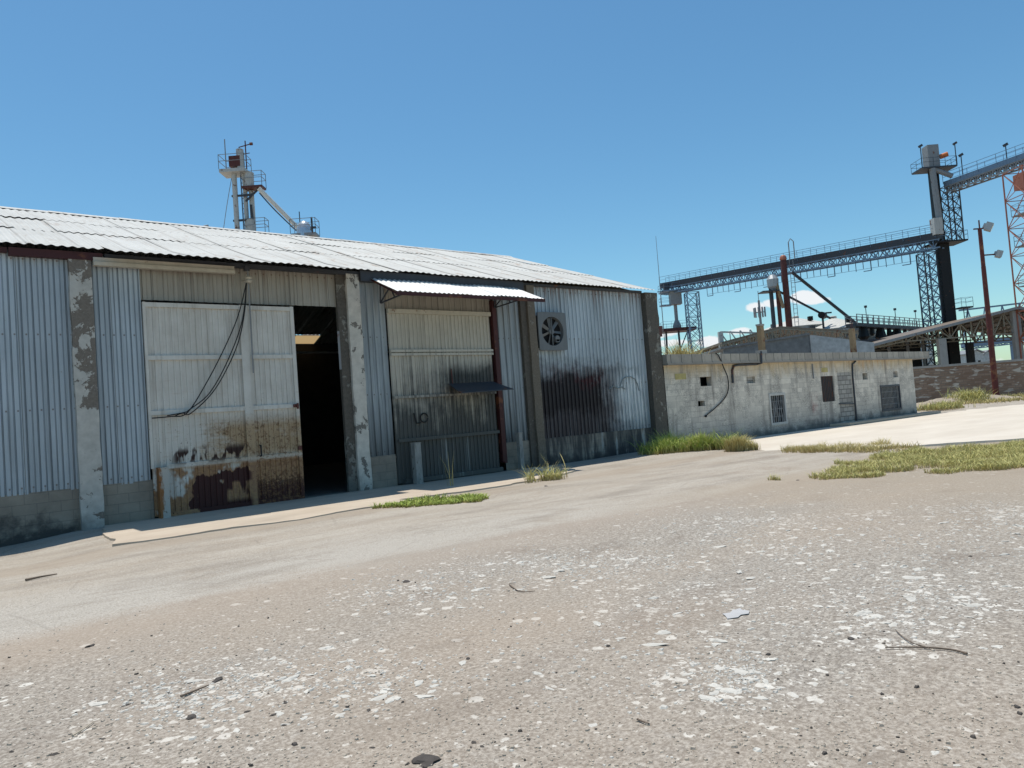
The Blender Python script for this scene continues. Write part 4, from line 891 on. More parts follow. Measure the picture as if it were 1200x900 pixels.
m = MB(); m.bar(frame(ah - 2.2, b - 1.5, zq * .4), frame(ah + 1.6, b - 1.5, zq - .3), .15); m.build('brace', 'steel_dark', HP); m = MB(); m.bar(frame(ah - 2.2, b - 1.5, zq * .5), frame(ah + 2.2, b - 1.5, zq * .5), .15); m.build('brace', 'steel_dark', HP)
AN = thing('antenna_mast', frame(ah - 2.6, b - 2, 0), 'thin whip antenna standing at the far end of the long conveyor', 'antenna'); m = MB(); m.tube(frame(ah - 2.5, b - 2.1, -.3), frame(ah - 2.5, b - 2.1, zt), .07, 6); m.tube(frame(ah - 2.5, b - 2.1, zt), frame(ah - 2.5, b - 2.1, pab(768, 280, b)[1]), .06, 6, .03); m.build('mast', 'steel_grey', AN); m = MB(); m.bar(frame(ah - 3.0, b - 2.1, zt), frame(ah - 2.0, b - 2.1, zt), .12); m.build('mast_clamp', 'steel_dark', AN)

# red-brown legs in the middle
b = 101
am = pab(922, 350, b)[0]; ML = thing('pipe_elevator', frame(am, b, 0), 'tall red-brown elevator pipe with orange cap under the long conveyor', 'elevator leg'); zt = pab(917, 305, b)[1]
m = MB(); m.tube(frame(am, b, -.3), frame(am, b, zt), .46, 12, .4); m.build('leg_pipe', 'steel_redbrown', ML); m = MB(); m.lathe([(.4, 0), (.48, .2), (.4, .5), (.2, .7)], frame(am, b, zt), 12); m.build('cap', 'steel_orange', ML)
m = MB()
for k in (0, .5): m.bar(frame(am + .8 + k, b, 0), frame(am + .8 + k, b, zt), .06)
for i in range(int(zt / .6)): m.bar(frame(am + .8, b, i * .6), frame(am + 1.3, b, i * .6), .05)
m.build('ladder', 'steel_grey', ML)
m = MB(); m.path([frame(am + .9, b, zt), frame(am + .9, b, zt + 2.4), frame(am + 1.2, b, zt + 2.9), frame(am + 1.6, b, zt + 2.5), frame(am + 1.6, b, zt)], .07, 6); m.build('vent_pipe', 'steel_grey', ML)
spout(ML, far(928, 319, b), far(1002, 378, b + 3), .22, 'steel_dark')
am = pab(909, 360, b)[0]; SL = thing('pipe_elevator', frame(am, b, 0), 'shorter twin-pipe elevator leg with small railed head', 'elevator leg'); zt = pab(907, 335, b)[1]
for k, mt in ((-.45, 'steel_dark'), (.45, 'steel_redbrown')): m = MB(); m.tube(frame(am + k, b, -.3), frame(am + k, b, zt), .27, 10); m.build('leg_pipe', mt, SL)
m = MB(); m.lathe([(.3, -.8), (.75, -.1), (.8, .9), (.4, 1.5)], frame(am - .1, b, zt), 10); m.build('head', 'galv', SL); platform(SL, am - 1.9, am + .4, b - 1, b + 1, zt - .7, 'steel_dark', 'steel_dark', .15, False)
spout(SL, frame(am + .2, b - .5, zt + .2), frame(am + .8, b - .6, zt - 3.2), .22, 'stubcol'); spout(SL, far(912, 341, b), far(973, 373, b + 4), .16, 'steel_dark')
# telecom mast
b = 140; am = pab(892, 385, b)[0]; CT_ = thing('telecom_mast', frame(am, b, 0), 'slim grey telecom mast ringed with panel antennas', 'antenna mast'); m = MB(); m.tube(frame(am, b, -.3), frame(am, b, pab(889, 352, b)[1]), .34, 10, .2); m.tube(frame(am, b, pab(889, 352, b)[1]), frame(am, b, pab(888.5, 341, b)[1]), .07, 6); m.build('mast', 'steel_grey', CT_); zt = pab(890, 366, b)[1]
for i in range(9):
    t = i * 6.283 / 9; m = MB(); p = frame(am + math.cos(t) * 1.0, b + math.sin(t) * 1.0, zt); m.bar(p - UP * .9, p + UP * .9, .34, .2); m.bar(p, frame(am, b, zt), .08); m.build('panel_antenna', 'steel_grey', CT_)
# silos
def silo(x, ytop, yeave, rpx, b, label):
    a, zt = pab(x, ytop, b); ze = pab(x, yeave, b)[1]; r = rpx * b / FPX
    o = thing('grain_silo', frame(a, b, 0), label, 'silo', 'white grain silos behind the sheds')
    m = MB(); n = 40; prof = [(r * (1 + .008 * (i % 2)), -.2 + (ze + .2) * i / 26) for i in range(27)]; m.lathe(prof, frame(a, b, 0), n); m.build('silo_wall', 'galv', o)
    m = MB(); m.lathe([(r * 1.04, ze - .1), (r * 1.04, ze), (.5, zt - .3), (.5, zt), (.2, zt + .1)], frame(a, b, 0), n); m.build('roof', 'silo_white', o)
    m = MB(); p = frame(a + .15 * r, b - r * .55, ze + (zt - ze) * .45); m.bar(p, p + UP * .6, .6); m.build('roof_hatch', 'dark_void', o)
    m = MB(); p = frame(a - .75 * r, b - r * .45, ze + (zt - ze) * .12); m.bar(p, p + UP * .55, .55); m.build('vent_box', 'steel_dark', o)
    return o
silo(932, 371, 386, 46, 112, 'white silo cone rising behind the red-brown elevator pipes')
silo(976, 371, 388, 44, 108, 'white silo cone where the two slanting spouts come down')
silo(1028, 389, 402, 34, 106, 'white silo cone half hidden beneath the hopper catwalk'); silo(1062, 391, 402, 26, 112, 'small white silo cone at the far end of the hopper catwalk')
b = 104; a, z = pab(964, 372, b); MO = thing('vent_motor', frame(a, b, z - 3), 'dark motor on a stalk between the two large silo cones', 'motor'); m = MB(); m.tube(frame(a, b, z - 3), frame(a, b, z), .16, 6); m.build('stalk', 'steel_dark', MO); m = MB(); m.tube(frame(a - .4, b - .6, z + .3), frame(a + .4, b + .5, z + .3), .48, 12); m.build('motor_body', 'steel_black', MO); m = MB(); m.bar(frame(a + .3, b, z), frame(a + 1.6, b, z - .2), .12); m.bar(frame(a + .5, b, z + .6), frame(a + 1.3, b, z + .6), .2); m.build('motor_arm', 'steel_dark', MO)
# hopper catwalk
b = 98; A3, B3 = far(998, 381, b), far(1082, 386, b + 12); CA = thing('hopper_catwalk', frame(*cam_ab(A3), 0), 'railed catwalk with a row of dark hoppers hanging under it', 'catwalk'); m = MB(); m.bar(A3, B3, 1.6, .45, UP); m.build('deck', 'steel_dark', CA)
s_ = (B3 - A3).cross(UP).normalized()
for q in (-.8, .8):
    m = MB()
    for hh in (.5, 1.0, 1.35): m.bar(A3 + s_ * q + UP * hh, B3 + s_ * q + UP * hh, .08)
    for j in range(15): p = A3.lerp(B3, j / 14) + s_ * q; m.bar(p, p + UP * 1.4, .09)
    m.build('handrail', 'steel_grey', CA)
for j in range(8):
    p = A3.lerp(B3, .14 + j * .115); m = MB(); big = j % 2 == 0
    m.lathe([(.15, -2.2 if big else -1.3), (.8 if big else .35, -1.5 if big else -1.0), (.5 if big else .25, -.2)], p, 8); m.build('hopper', 'steel_black', CA)
for j in (0.03, .5, .97): p = A3.lerp(B3, j); m = MB(); m.bar(p, Vector((p.x, p.y, -.3)), .3); m.build('leg', 'steel_grey', CA)
for j in (.2, .6, .9): p = A3.lerp(B3, j); m = MB(); m.bar(p, p + UP * 2.6, .07); m.bar(p + UP * 2.5, p + UP * 2.8, .28); m.build('floodlight', 'steel_dark', CA)
# dark hall below the catwalk
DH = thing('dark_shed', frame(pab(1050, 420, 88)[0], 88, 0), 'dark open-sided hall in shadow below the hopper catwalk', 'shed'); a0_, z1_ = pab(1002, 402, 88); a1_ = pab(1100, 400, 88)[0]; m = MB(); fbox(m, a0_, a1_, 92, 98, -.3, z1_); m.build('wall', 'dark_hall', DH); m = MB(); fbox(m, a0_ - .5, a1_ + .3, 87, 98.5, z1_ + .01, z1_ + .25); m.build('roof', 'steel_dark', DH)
for x in (1020, 1040, 1062, 1080): a = pab(x, 410, 88)[0]; m = MB(); fbox(m, a - .12, a + .12, 87.5, 87.75, -.3, z1_); m.build('column', 'steel_grey', DH)

# canopy shed at the right
b = 78
CS = thing('canopy_shed', frame(pab(1150, 425, b)[0], b, 0), 'open canopy with tan trussed gable roof above the brick wall', 'shed')
aL, zL = pab(1010, 408, b); aR, zR = pab(1186, 362.5, b); aE = 2 * aR - aL; dep = 16
m = MB(); 
for (p, zp_, q, zq_) in ((aL, zL, aR, zR), (aR, zR, aE, zL)):
    m.prism([frame(p, b - .8, zp_), frame(q, b - .8, zq_), frame(q, b - .8, zq_ + .12), frame(p, b - .8, zp_ + .12)], FW * (dep + .8))
m.build('roof', 'soffit_tan', CS)
m = MB()
for (p, zp_, q, zq_) in ((aL, zL, aR, zR), (aR, zR, aE, zL)): m.prism([frame(p, b - .9, zp_ - .1), frame(q, b - .9, zq_ - .1), frame(q, b - .9, zq_ + .18), frame(p, b - .9, zp_ + .18)], FW * .09)
m.build('fascia', 'steel_grey', CS)
zb = pab(1103, 397, b)[1]
for k, bb in enumerate((b - .2, b + 7, b + 14)):
    m = MB(); n = 14; zb0 = zL - .25
    def bot(t): return zb0 + (zb - zb0) * min(1, t * 2.2) if t < 1 else zb
    P = [(aL + (aR - aL) * i / n, zL + (zR - zL) * i / n - .1) for i in range(n + 1)]; P += [(2 * aR - p, z) for p, z in reversed(P[:-1])]
    Bt = [min(zb, zL - .3 + .18 * min(i, len(P) - 1 - i)) for i in range(len(P))]
    for i in range(len(P) - 1):
        m.bar(frame(P[i][0], bb, P[i][1]), frame(P[i + 1][0], bb, P[i + 1][1]), .12); m.bar(frame(P[i][0], bb, Bt[i]), frame(P[i + 1][0], bb, Bt[i + 1]), .13)
        m.bar(frame(P[i][0], bb, P[i][1]), frame(P[i][0], bb, Bt[i]), .11)
        if i % 2: m.bar(frame(P[i][0], bb, P[i][1]), frame(P[i + 1][0], bb, Bt[i + 1]), .11)
        else: m.bar(frame(P[i][0], bb, Bt[i]), frame(P[i + 1][0], bb, P[i + 1][1]), .11)
    m.build('roof_truss', 'truss_tan', CS)
m = MB()
for t in [i / 9 for i in range(10)]:
    for s0 in (1, -1):
        a = aR + (aL - aR) * t * s0; z = zR + (zL - zR) * t - .06; m.bar(frame(a, b - .7, z), frame(a, b + dep, z), .1)
m.build('purlins', 'truss_tan', CS)
for x, bb, mt in ((1103.5, b - .2, 'concrete_grey'), (1193, b - .2, 'concrete_grey'), (1136, b + 14, 'steel_dark')):
    a, z = pab(x, 405, bb); zt = zb if bb < b + 5 else zb; m = MB(); zt = zL + (zR - zL) * max(0, min(1, (a - aL) / (aR - aL))) - .2 if x > 1150 else zb
    fbox(m, a - .4, a + .4, bb - .25, bb + .25, -.3, zt); m.build('column', mt, CS)
a, z = pab(1290, 405, b - .2); m = MB(); fbox(m, a - .4, a + .4, b - .45, b + .05, -.3, zb); m.build('column', 'concrete_grey', CS)
# blue pipe rack beyond the canopy and small far sheds
b = 120; A4, B4 = far(1128, 407, b), far(1290, 388, b); PR = thing('pipe_rack', frame(*cam_ab(A4), 0), 'blue horizontal pipe rack seen under the right-hand canopy', 'pipe rack'); conveyor(PR, A4, B4, .9, .7, .4, 12, ('steel_blue', 'steel_blue', 'steel_blue'), False)
for j in (.05, .35, .65, .95): p = A4.lerp(B4, j); m = MB(); m.bar(p, Vector((p.x, p.y, -.3)), .3); m.build('leg', 'steel_blue', PR)
m = MB(); A5, B5 = A4 + UP * 6, B4 + UP * 6; m.bar(A5, B5, .25)
for j in range(9): p, q = A4.lerp(B4, j / 8), A5.lerp(B5, min(1, (j + .5) / 8)); m.bar(p, q, .14); m.bar(q, A4.lerp(B4, min(1, (j + 1) / 8)), .14)
m.build('truss', 'steel_blue', PR)
for x0, x1, yt, b, lab, in ((1137, 1152, 411, 150, 'small pale shed with dark opening far beyond the brick wall'), (1153, 1163, 412, 160, 'tiny greenish-grey shed beside the far pale shed')):
    a0_, z_ = pab(x0, yt + 4, b); a1_ = pab(x1, yt + 4, b)[0]; zt = pab(x0, yt, b)[1]
    o = thing('far_shed', frame((a0_ + a1_) / 2, b, 0), lab, 'shed'); m = MB(); m.prism([frame(a0_, b, -.3), frame(a1_, b, -.3), frame(a1_, b, z_), frame((a0_ + a1_) / 2, b, zt), frame(a0_, b, z_)], FW * 8); m.build('wall', 'far_shed', o); m = MB(); fbox(m, a0_ + (a1_ - a0_) * .55, a0_ + (a1_ - a0_) * .75, b - .05, b - .01, 0, z_ * .8); m.build('door', 'dark_void', o)
    m = MB(); am_ = (a0_ + a1_) / 2
    m.prism([frame(a0_ - .3, b - .3, z_), frame(am_, b - .3, zt + .1), frame(am_, b - .3, zt + .3), frame(a0_ - .3, b - .3, z_ + .2)], FW * 8.6); m.prism([frame(am_, b - .3, zt + .1), frame(a1_ + .3, b - .3, z_), frame(a1_ + .3, b - .3, z_ + .2), frame(am_, b - .3, zt + .3)], FW * 8.6); m.build('roof', 'steel_grey', o)
for x, r_ in ((1168, 1.6), (1176, 2.2), (1130, 1.5)):
    pass
# red lattice tower at the right edge
b = 76; ar = pab(1190, 250, b)[0]; RTW = thing('lattice_tower', frame(ar + 1.6, b, 0), 'orange-red lattice tower carrying the upper conveyor', 'tower'); zt = pab(1187, 199, b)[1]; lattice(RTW, ar + 1.7, b, 3.2, 3.0, -.3, zt, 8, .045, 'steel_orange', None, .0, True)
for f_ in (.28, .48, .66, .8): platform(RTW, ar + .4, ar + 3.2, b - 1.2, b + 1.2, zt * f_, 'steel_grey', 'steel_grey', .1)
m = MB(); fbox(m, ar + .8, ar + 3.0, b - 1, b + 1, zt - 2.0, zt - .4); m.build('drive_box', 'steel_orange', RTW)

# sheds just behind the block building
b = 58
TS = thing('truss_shed', frame(pab(925, 400, b)[0], b, 0), 'low open shed with lattice-trussed roof just behind the block building', 'shed')
pL, pR_, pE = pab(846, 403, b), pab(914, 384.5, b), pab(1006, 389.5, b)
m = MB(); m.prism([frame(pL[0], b, pL[1]), frame(pR_[0], b, pR_[1]), frame(pR_[0], b, pR_[1] + .15), frame(pL[0], b, pL[1] + .15)], FW * 12); m.prism([frame(pR_[0], b, pR_[1]), frame(pE[0], b, pE[1]), frame(pE[0], b, pE[1] + .15), frame(pR_[0], b, pR_[1] + .15)], FW * 12); m.build('roof', 'soffit_tan', TS)
for bb in (b + .05, b + 6, b + 11.8):
    m = MB(); n = 26
    top = [(pL[0] + (pR_[0] - pL[0]) * i / 15, pL[1] + (pR_[1] - pL[1]) * i / 15 - .06) for i in range(16)] + [(pR_[0] + (pE[0] - pR_[0]) * i / 18, pR_[1] + (pE[1] - pR_[1]) * i / 18 - .06) for i in range(1, 19)]
    for i in range(len(top) - 1):
        (p, z), (q, y) = top[i], top[i + 1]; hgt = .85
        m.bar(frame(p, bb, z), frame(q, bb, y), .1); m.bar(frame(p, bb, z - hgt), frame(q, bb, y - hgt), .1); m.bar(frame(p, bb, z), frame(p, bb, z - hgt), .06)
        m.bar(frame(p, bb, z), frame(q, bb, y - hgt), .06) if i % 2 else m.bar(frame(p, bb, z - hgt), frame(q, bb, y), .06)
    m.build('roof_truss', 'truss_tan', TS)
for p in (pL[0] + .3, pR_[0] - .6, pE[0] - .8): m = MB(); fbox(m, p - .15, p + .15, b + .2, b + .5, -.3, (pL if p < pR_[0] - 2 else pR_)[1] - .4); m.build('column', 'steel_grey', TS)
p0, p1 = pab(844, 389, b + 1), pab(915, 391, b + 1)
WF = thing('steel_portal', frame(p0[0], b + 2, 0), 'pale open steel portal left of the trussed shed roof', 'portal'); m = MB(); m.bar(frame(p0[0], b + 1, -.3), frame(p0[0], b + 1, p0[1]), .35); m.build('post', 'steel_pale', WF); m = MB(); m.bar(frame(*[p0[0], b + 1, p0[1]]), frame(p1[0], b + 1, p1[1]), .12)
for i in range(6): a = p0[0] + (p1[0] - p0[0]) * i / 6; m.bar(frame(a, b + 1, p0[1]), frame(a + .75, b + 1, p0[1] - 1.3), .08); m.bar(frame(a + .76, b + 1, p0[1] - 1.3), frame(a + .76, b + 1, p0[1]), .06)
m.build('top_rail', 'steel_pale', WF)
b = 50
GS = thing('grey_shed', frame(pab(925, 405, b)[0], b, 0), 'grey corrugated shed with one end panel coloured as sunlit behind the parapet', 'shed')
q = [pab(848, 409, b), pab(948, 392.5, b), pab(1003, 405.5, b)]
m = MB(); m.prism([frame(q[0][0], b, -.3), frame(q[1][0], b, -.3), frame(q[1][0], b, q[1][1]), frame(q[0][0], b, q[0][1])], FW * .2); m.build('wall', 'shed_roof_grey', GS)
m = MB(); m.prism([frame(q[1][0] + .02, b - .1, -.3), frame(q[2][0], b - 2.5, -.3), frame(q[2][0], b - 2.5, q[2][1]), frame(q[1][0] + .02, b - .1, q[1][1])], FW * .2); m.build('end_panel', 'shed_panel_lit', GS)  # light on this panel is put into its paler colour
m = MB(); m.prism([frame(q[0][0] - .2, b - .12, q[0][1]), frame(q[1][0], b - .12, q[1][1]), frame(q[1][0], b - .12, q[1][1] + .14), frame(q[0][0] - .2, b - .12, q[0][1] + .14)], FW * 6); m.build('roof', 'shed_roof_grey', GS)

# floodlight mast in the yard
b = 60; al = pab(1168, 468, b)[0]; LP = thing('floodlight_mast', frame(al, b, 0), 'tall rust-red pole with two floodlights by the brick wall', 'floodlight mast'); zt = pab(1148, 268, b)[1]; at_ = pab(1148, 268, b)[0]
P0, P1 = frame(al, b, -.2), frame(at_, b, zt); L = P1 - P0
m = MB(); m.tube(P0, P0 + L * .5, .23, 14, .2); m.tube(P0 + L * .5, P0 + L * .78, .19, 14, .17); m.tube(P0 + L * .78, P1, .16, 12, .15); m.build('pole', 'post_rusty2', LP)
def lampbox(c, d, s=1.0):
    d = Vector(d).normalized(); m = MB(); m.bar(c - d * .28 * s, c + d * .28 * s, .95 * s, .7 * s, UP); m.bar(c - d * .45 * s, c - d * .28 * s, .4 * s); o = m.build('floodlight', 'galv', LP); m = MB(); m.bar(c + d * .282 * s, c + d * .30 * s, .8 * s, .55 * s, UP); m.build('lens', 'lamp_glass', o)
lampbox(P1 + RT * .75 + UP * .1, RT * .8 - FW * .5 - UP * .5, .9); lampbox(P0 + L * .845 + RT * 1.35, RT * .9 - FW * .4 - UP * .4, .75)
m = MB(); m.bar(P1 - RT * .5, P1 + RT * .6, .1); m.bar(P0 + L * .845, P0 + L * .845 + RT * 1.0, .1); m.bar(P1, P1 + UP * .7, .08); m.build('crossarm', 'steel_redbrown', LP)

# elevator group rising behind the warehouse roof
b = 56
a0_, _ = pab(276, 250, b); ER = thing('elevator_tower', frame(a0_ + .6, b, 0), 'pale pipe elevator tower with railed head rising above the warehouse ridge', 'grain elevator')
zh = pab(275, 200, b)[1]
for k, (x, r_) in enumerate(((277, .19), (287.5, .15), (294, .19))):
    a = pab(x, 250, b)[0]; m = MB(); m.tube(frame(a, b + .2 * k, -.3), frame(a, b + .2 * k, zh if k < 2 else pab(292, 222, b)[1]), r_, 10); m.build('leg_pipe', 'steel_pale', ER)
a = pab(283, 250, b)[0]; m = MB()
for dx in (-.1, .3): m.bar(frame(a + dx, b + .6, -.3), frame(a + dx, b + .6, zh), .08)
for i in range(40): m.bar(frame(a - .1, b + .6, zh - i * .4), frame(a + .3, b + .6, zh - i * .4), .05)
m.build('ladder', 'steel_blue', ER)
pa0, pa1 = pab(260, 200, b)[0], pab(290, 200, b)[0]; platform(ER, pa0, pa1, b - .6, b + .9, zh, 'steel_pale', 'steel_grey', .25)
m = MB(); fbox(m, pab(270, 195, b)[0], pab(283, 195, b)[0], b - .3, b + .5, zh + .25, pab(275, 184, b)[1]); hb = m.build('head_box', 'steel_redbrown', ER); m = MB(); m.tube(frame(pa1 - .5, b, zh), frame(pa1 - .5, b, zh + 1.6), .28, 10); m.build('head_pipe', 'steel_pale', ER)
m = MB(); m.bar(frame(pab(268, 198, b)[0], b - .5, zh), frame(pab(268, 198, b)[0], b - .5, pab(266.5, 166, b)[1]), .06); m.build('whip_mast', 'steel_grey', ER)
am = pab(289, 195, b)[0]; m = MB(); m.bar(frame(am, b, zh), frame(am, b, pab(287, 165, b)[1]), .07); z = pab(288, 169, b)[1]; m.bar(frame(am - .5, b, z - .2), frame(am + .45, b, z), .06); m.tube(frame(am + .35, b, z), frame(am + .55, b, z), .12, 8); m.bar(frame(am - .5, b, z - .2), frame(am - .5, b, z - 1.2), .05); m.bar(frame(am - .8, b, z - .85), frame(am + .3, b, z - .7), .05); m.build('weather_mast', 'steel_redbrown', ER)
z2 = pab(296, 219, b)[1]; platform(ER, pab(285, 219, b)[0], pab(309, 219, b)[0], b - .4, b + .6, z2, 'steel_redbrown', 'steel_grey', .15)
m = MB(); m.tube(frame(pab(292, 215, b)[0], b, z2), frame(pab(292, 205, b)[0], b, z2 + 1.1), .35, 10); m.build('upper_drum', 'steel_pale', ER)
m = MB(); m.bar(frame(pab(288, 236, b)[0], b, pab(288, 236, b)[1]), frame(pab(303, 224, b)[0], b, z2 - .2), .12)
m.build('brace', 'steel_dark', ER)
for y in (229, 258): m = MB(); z = pab(285, y, b)[1]; m.bar(frame(a0_ - .2, b, z), frame(pab(297, y, b)[0], b, z), .14); m.build('brace', 'steel_dark', ER)
spout(ER, far(303, 220.5, b - .5), far(366, 284, b + 2), .17, 'steel_white'); m = MB(); m.path(curve([far(304, 226, b), far(325, 249, b + .6), far(362, 284, b + 2)]), .05, 5); m.build('guy_cable', 'steel_dark', ER)
m = MB(); m.path(curve([far(272, 205, b), far(266, 240, b), far(261, 275, b)]), .025, 5); m.build('guy_cable', 'steel_grey', ER)
z3 = pab(300, 274, b)[1]; platform(ER, pab(289, 274, b)[0], pab(313, 274, b)[0], b - .4, b + .5, z3, 'steel_redbrown', 'steel_grey', .3); m = MB(); m.tube(frame(pab(294, 270, b)[0], b, z3), frame(pab(294, 270, b)[0], b, z3 + 1.1), .3, 10); m.build('lower_drum', 'steel_pale', ER)
m = MB(); m.path([far(297, 262, b) , far(295, 250, b), far(294, 240, b)], .1, 6); m.build('drop_pipe', 'steel_dark', ER)
DM = thing('dust_collector', frame(pab(357, 280, b)[0], b, 0), 'domed metal collector on a railed platform just above the ridge', 'dust collector'); zd = pab(357, 275, b)[1]; ad = pab(357, 275, b)[0]
platform(DM, ad - .9, ad + 1.0, b - .6, b + .6, zd, 'steel_grey', 'steel_grey', .2); m = MB(); m.lathe([(.6, -16), (.62, 0), (.55, .5), (.40, .85), (.2, 1.02), (.03, 1.08)], frame(ad, b, zd), 20); m.build('dome', 'silver', DM, True)
m = MB(); m.bar(frame(ad - .3, b, zd + .8), frame(ad - .3, b, zd + 1.8), .06); m.bar(frame(ad + .6, b, zd), frame(ad + .6, b, zd + 1.3), .12); m.bar(frame(ad + .4, b, zd + .5), frame(ad + .9, b, zd + .5), .15); m.build('vent_stalk', 'steel_dark', DM)
VP = thing('vent_pipe', frame(pab(242, 270, 40)[0], 40, 0), 'small crooked vent pipe poking above the roof ridge', 'pipe'); m = MB(); m.path([frame(pab(237, 275, 40)[0], 40, -.2), far(237, 270, 40), far(240, 266, 40), far(244, 265.5, 40)], .11, 8); m.build('pipe_body', 'steel_grey', VP); m = MB(); m.path([far(244, 266, 40), far(248, 266.5, 40), far(251, 274, 40)], .03, 6); m.build('stay', 'steel_grey', VP)

# ------------------------------------------------------------------ grass and weeds
def blades(m, pts, h, w=.012, lean=.5, seg=3, hv=.5, dry=.3):
    T_, H_ = m.a['tint'], m.a['height']
    for x, y, z in pts:
        ang = U(0, 6.283); l = lean * U(.3, 1.3); hh = h * U(1 - hv, 1 + hv * .5) * (.7 + .9 * max(0, .4 + mnoise.noise((x * 1.4, y * 1.4, 6)))); dx, dy = math.cos(ang), math.sin(ang); ww = w * U(.6, 1.5); tt = R() if R() < dry else R() * .35; sd = U(0, 6.28); sx, sy = math.cos(sd) * ww, math.sin(sd) * ww
        o = len(m.v)
        for j in range(seg):
            t = j / seg; bend = l * hh * t * t; k = 1 - t * .7
            m.v += [(x + dx * bend - sx * k, y + dy * bend - sy * k, z + hh * t * (1 - .25 * l * t)), (x + dx * bend + sx * k, y + dy * bend + sy * k, z + hh * t * (1 - .25 * l * t))]; T_ += [tt, tt]; H_ += [t, t]
        m.v.append((x + dx * l * hh, y + dy * l * hh, z + hh * (1 - .25 * l))); T_.append(tt); H_.append(1)
        for j in range(seg - 1): a = o + 2 * j; m.f.append((a, a + 1, a + 3, a + 2))
        a = o + 2 * (seg - 1); m.f.append((a, a + 1, a + 2))
def grassmb(): m = MB(); m.a = {'tint': [], 'height': []}; return m
def tuft(name, c, rx, ry, n, h, mat, label, cat='weed', w=.012, lean=.6, clumps=None, dry=.3, kind=None, group=None, rot=0, seg=3):
    m = grassmb(); pts = []
    cl = [(U(-.8, .8), U(-.8, .8)) for _ in range(clumps)] if clumps else None
    for i in range(n):
        if cl: q = random.choice(cl); x, y = q[0] + random.gauss(0, .16), q[1] + random.gauss(0, .16)
        else:
            t, r = U(0, 6.283), math.sqrt(R()); r *= 1 + .35 * mnoise.noise((math.cos(t) * 2 + c[0], math.sin(t) * 2, 3)); x, y = r * math.cos(t), r * math.sin(t)
        X_, Y_ = x * rx, y * ry; X_, Y_ = X_ * math.cos(rot) - Y_ * math.sin(rot), X_ * math.sin(rot) + Y_ * math.cos(rot)
        pts.append((c[0] + X_, c[1] + Y_, gz(c[0] + X_, c[1] + Y_) + (.04 if c[0] > 20.5 else 0)))
    blades(m, pts, h, w, lean, seg, .6, dry); o = m.build(name, mat, None, loc=(c[0], c[1], 0)); tag(o, label, cat, group, kind); return o
def gpt(x, y): p = on_ground(x, y, .02); return (p.x, p.y)
rv = math.atan2(RT.y, RT.x)
tuft('grass_tuft', (20.25, -1.75), 1.5, .8, 3800, .48, 'grass_green', 'dense green and yellow grass tuft at the warehouse corner pillar', 'grass tuft', .012, .7, 26, .4, rot=rv)
tuft('grass_tuft', (20.6, -2.6), 1.1, .35, 1200, .40, 'grass_dry', 'yellow dry fringe along the right front of the corner grass tuft', 'grass tuft', .012, .7, 10, .5, rot=rv)
tuft('grass_tuft', gpt(871, 529), .55, .3, 900, .40, 'grass_dry', 'small isolated yellowish tuft before the block building', 'grass tuft', .011, .5, 6, .4, rot=rv)
tuft('grass_tuft', gpt(637, 562), .5, .35, 240, .30, 'grass_mix', 'wispy weed clump at the foot of the brown pillar', 'grass tuft', .01, .9, 6, .3, rot=rv)
o = tuft('grass_tuft', gpt(650, 558), .45, .25, 24, .8, 'grass_dry', 'tall feathery seed stalks leaning over the weed clump', 'grass tuft', .01, .6, None, .6, rot=rv, seg=5)
tuft('low_weeds', gpt(512, 588), 1.15, .6, 2600, .10, 'grass_green', 'flat green mat of weeds beside the concrete apron', 'weeds', .012, 1.0, None, .25, rot=rv)
tuft('dry_stalk', gpt(528, 569), .08, .08, 12, .7, 'grass_dry', 'single thin dry stalk before the bay door', 'weed', .007, .3, None, .5)
def patch(name, poly, n, h, mat, label, w=.012, dry=.35, lean=.7, dens=0.0):
    P = [gpt(*q) for q in poly]; x0, x1 = min(p[0] for p in P), max(p[0] for p in P); y0, y1 = min(p[1] for p in P), max(p[1] for p in P); m = grassmb(); pts = []
    def inside(x, y):
        c = False
        for i in range(len(P)):
            (a, b), (d, e) = P[i], P[i - 1]
            if (b > y) != (e > y) and x < (d - a) * (y - b) / (e - b) + a: c = not c
        return c
    while len(pts) < n:
        x, y = U(x0 - .4, x1 + .4), U(y0 - .4, y1 + .4); k = mnoise.noise((x * .9, y * .9, 2.2)); jx, jy = 1.1 * mnoise.noise((x * 1.3, y * 1.3, 8)) + .3 * R(), 1.1 * mnoise.noise((x * 1.7, y * 1.7, 3))
        if inside(x + jx, y + jy) and k + R() * .9 > dens: pts.append((x, y, gz(x, y) + (.045 if x > 21 and y > -9 else 0)))
    blades(m, pts, h, w, lean, 2, .7, dry); o = m.build(name, mat, None, loc=(sum(p[0] for p in P) / len(P), sum(p[1] for p in P) / len(P), 0)); return tag(o, label, 'grass', None, 'stuff')
patch('grass_patch', [(945, 559), (975, 551), (1010, 540), (1045, 531), (1100, 528), (1150, 524), (1215, 520), (1330, 524), (1330, 545), (1215, 548), (1150, 550), (1095, 549), (1040, 552), (1000, 558)], 38000, .12, 'grass_mix', 'broad patch of short mixed grass in the open yard', .007, .55, .8, .12)
patch('grass_strip', [(912, 530), (950, 525), (1000, 521), (1050, 523), (1055, 528), (980, 531)], 4500, .17, 'grass_dry', 'thin strip of dry grass along the edge of the concrete yard', .007, .7, .8, .35)
def fartuft(x, y, b, r, h, n, mat, label):
    a, _ = pab(x, y, b); c = frame(a, b, 0); m = grassmb(); pts = [(c.x + random.gauss(0, r * .45) , c.y + random.gauss(0, r * .45), 0.0) for _ in range(n)]; blades(m, pts, h, .03, .6, 3, .6, .35); o = m.build('grass_tuft', mat, None, loc=c); tag(o, label, 'grass tuft')
fartuft(1101, 483, 47, 1.2, .42, 900, 'grass_mix', 'yellow-green grass clump at the far corner of the block building')
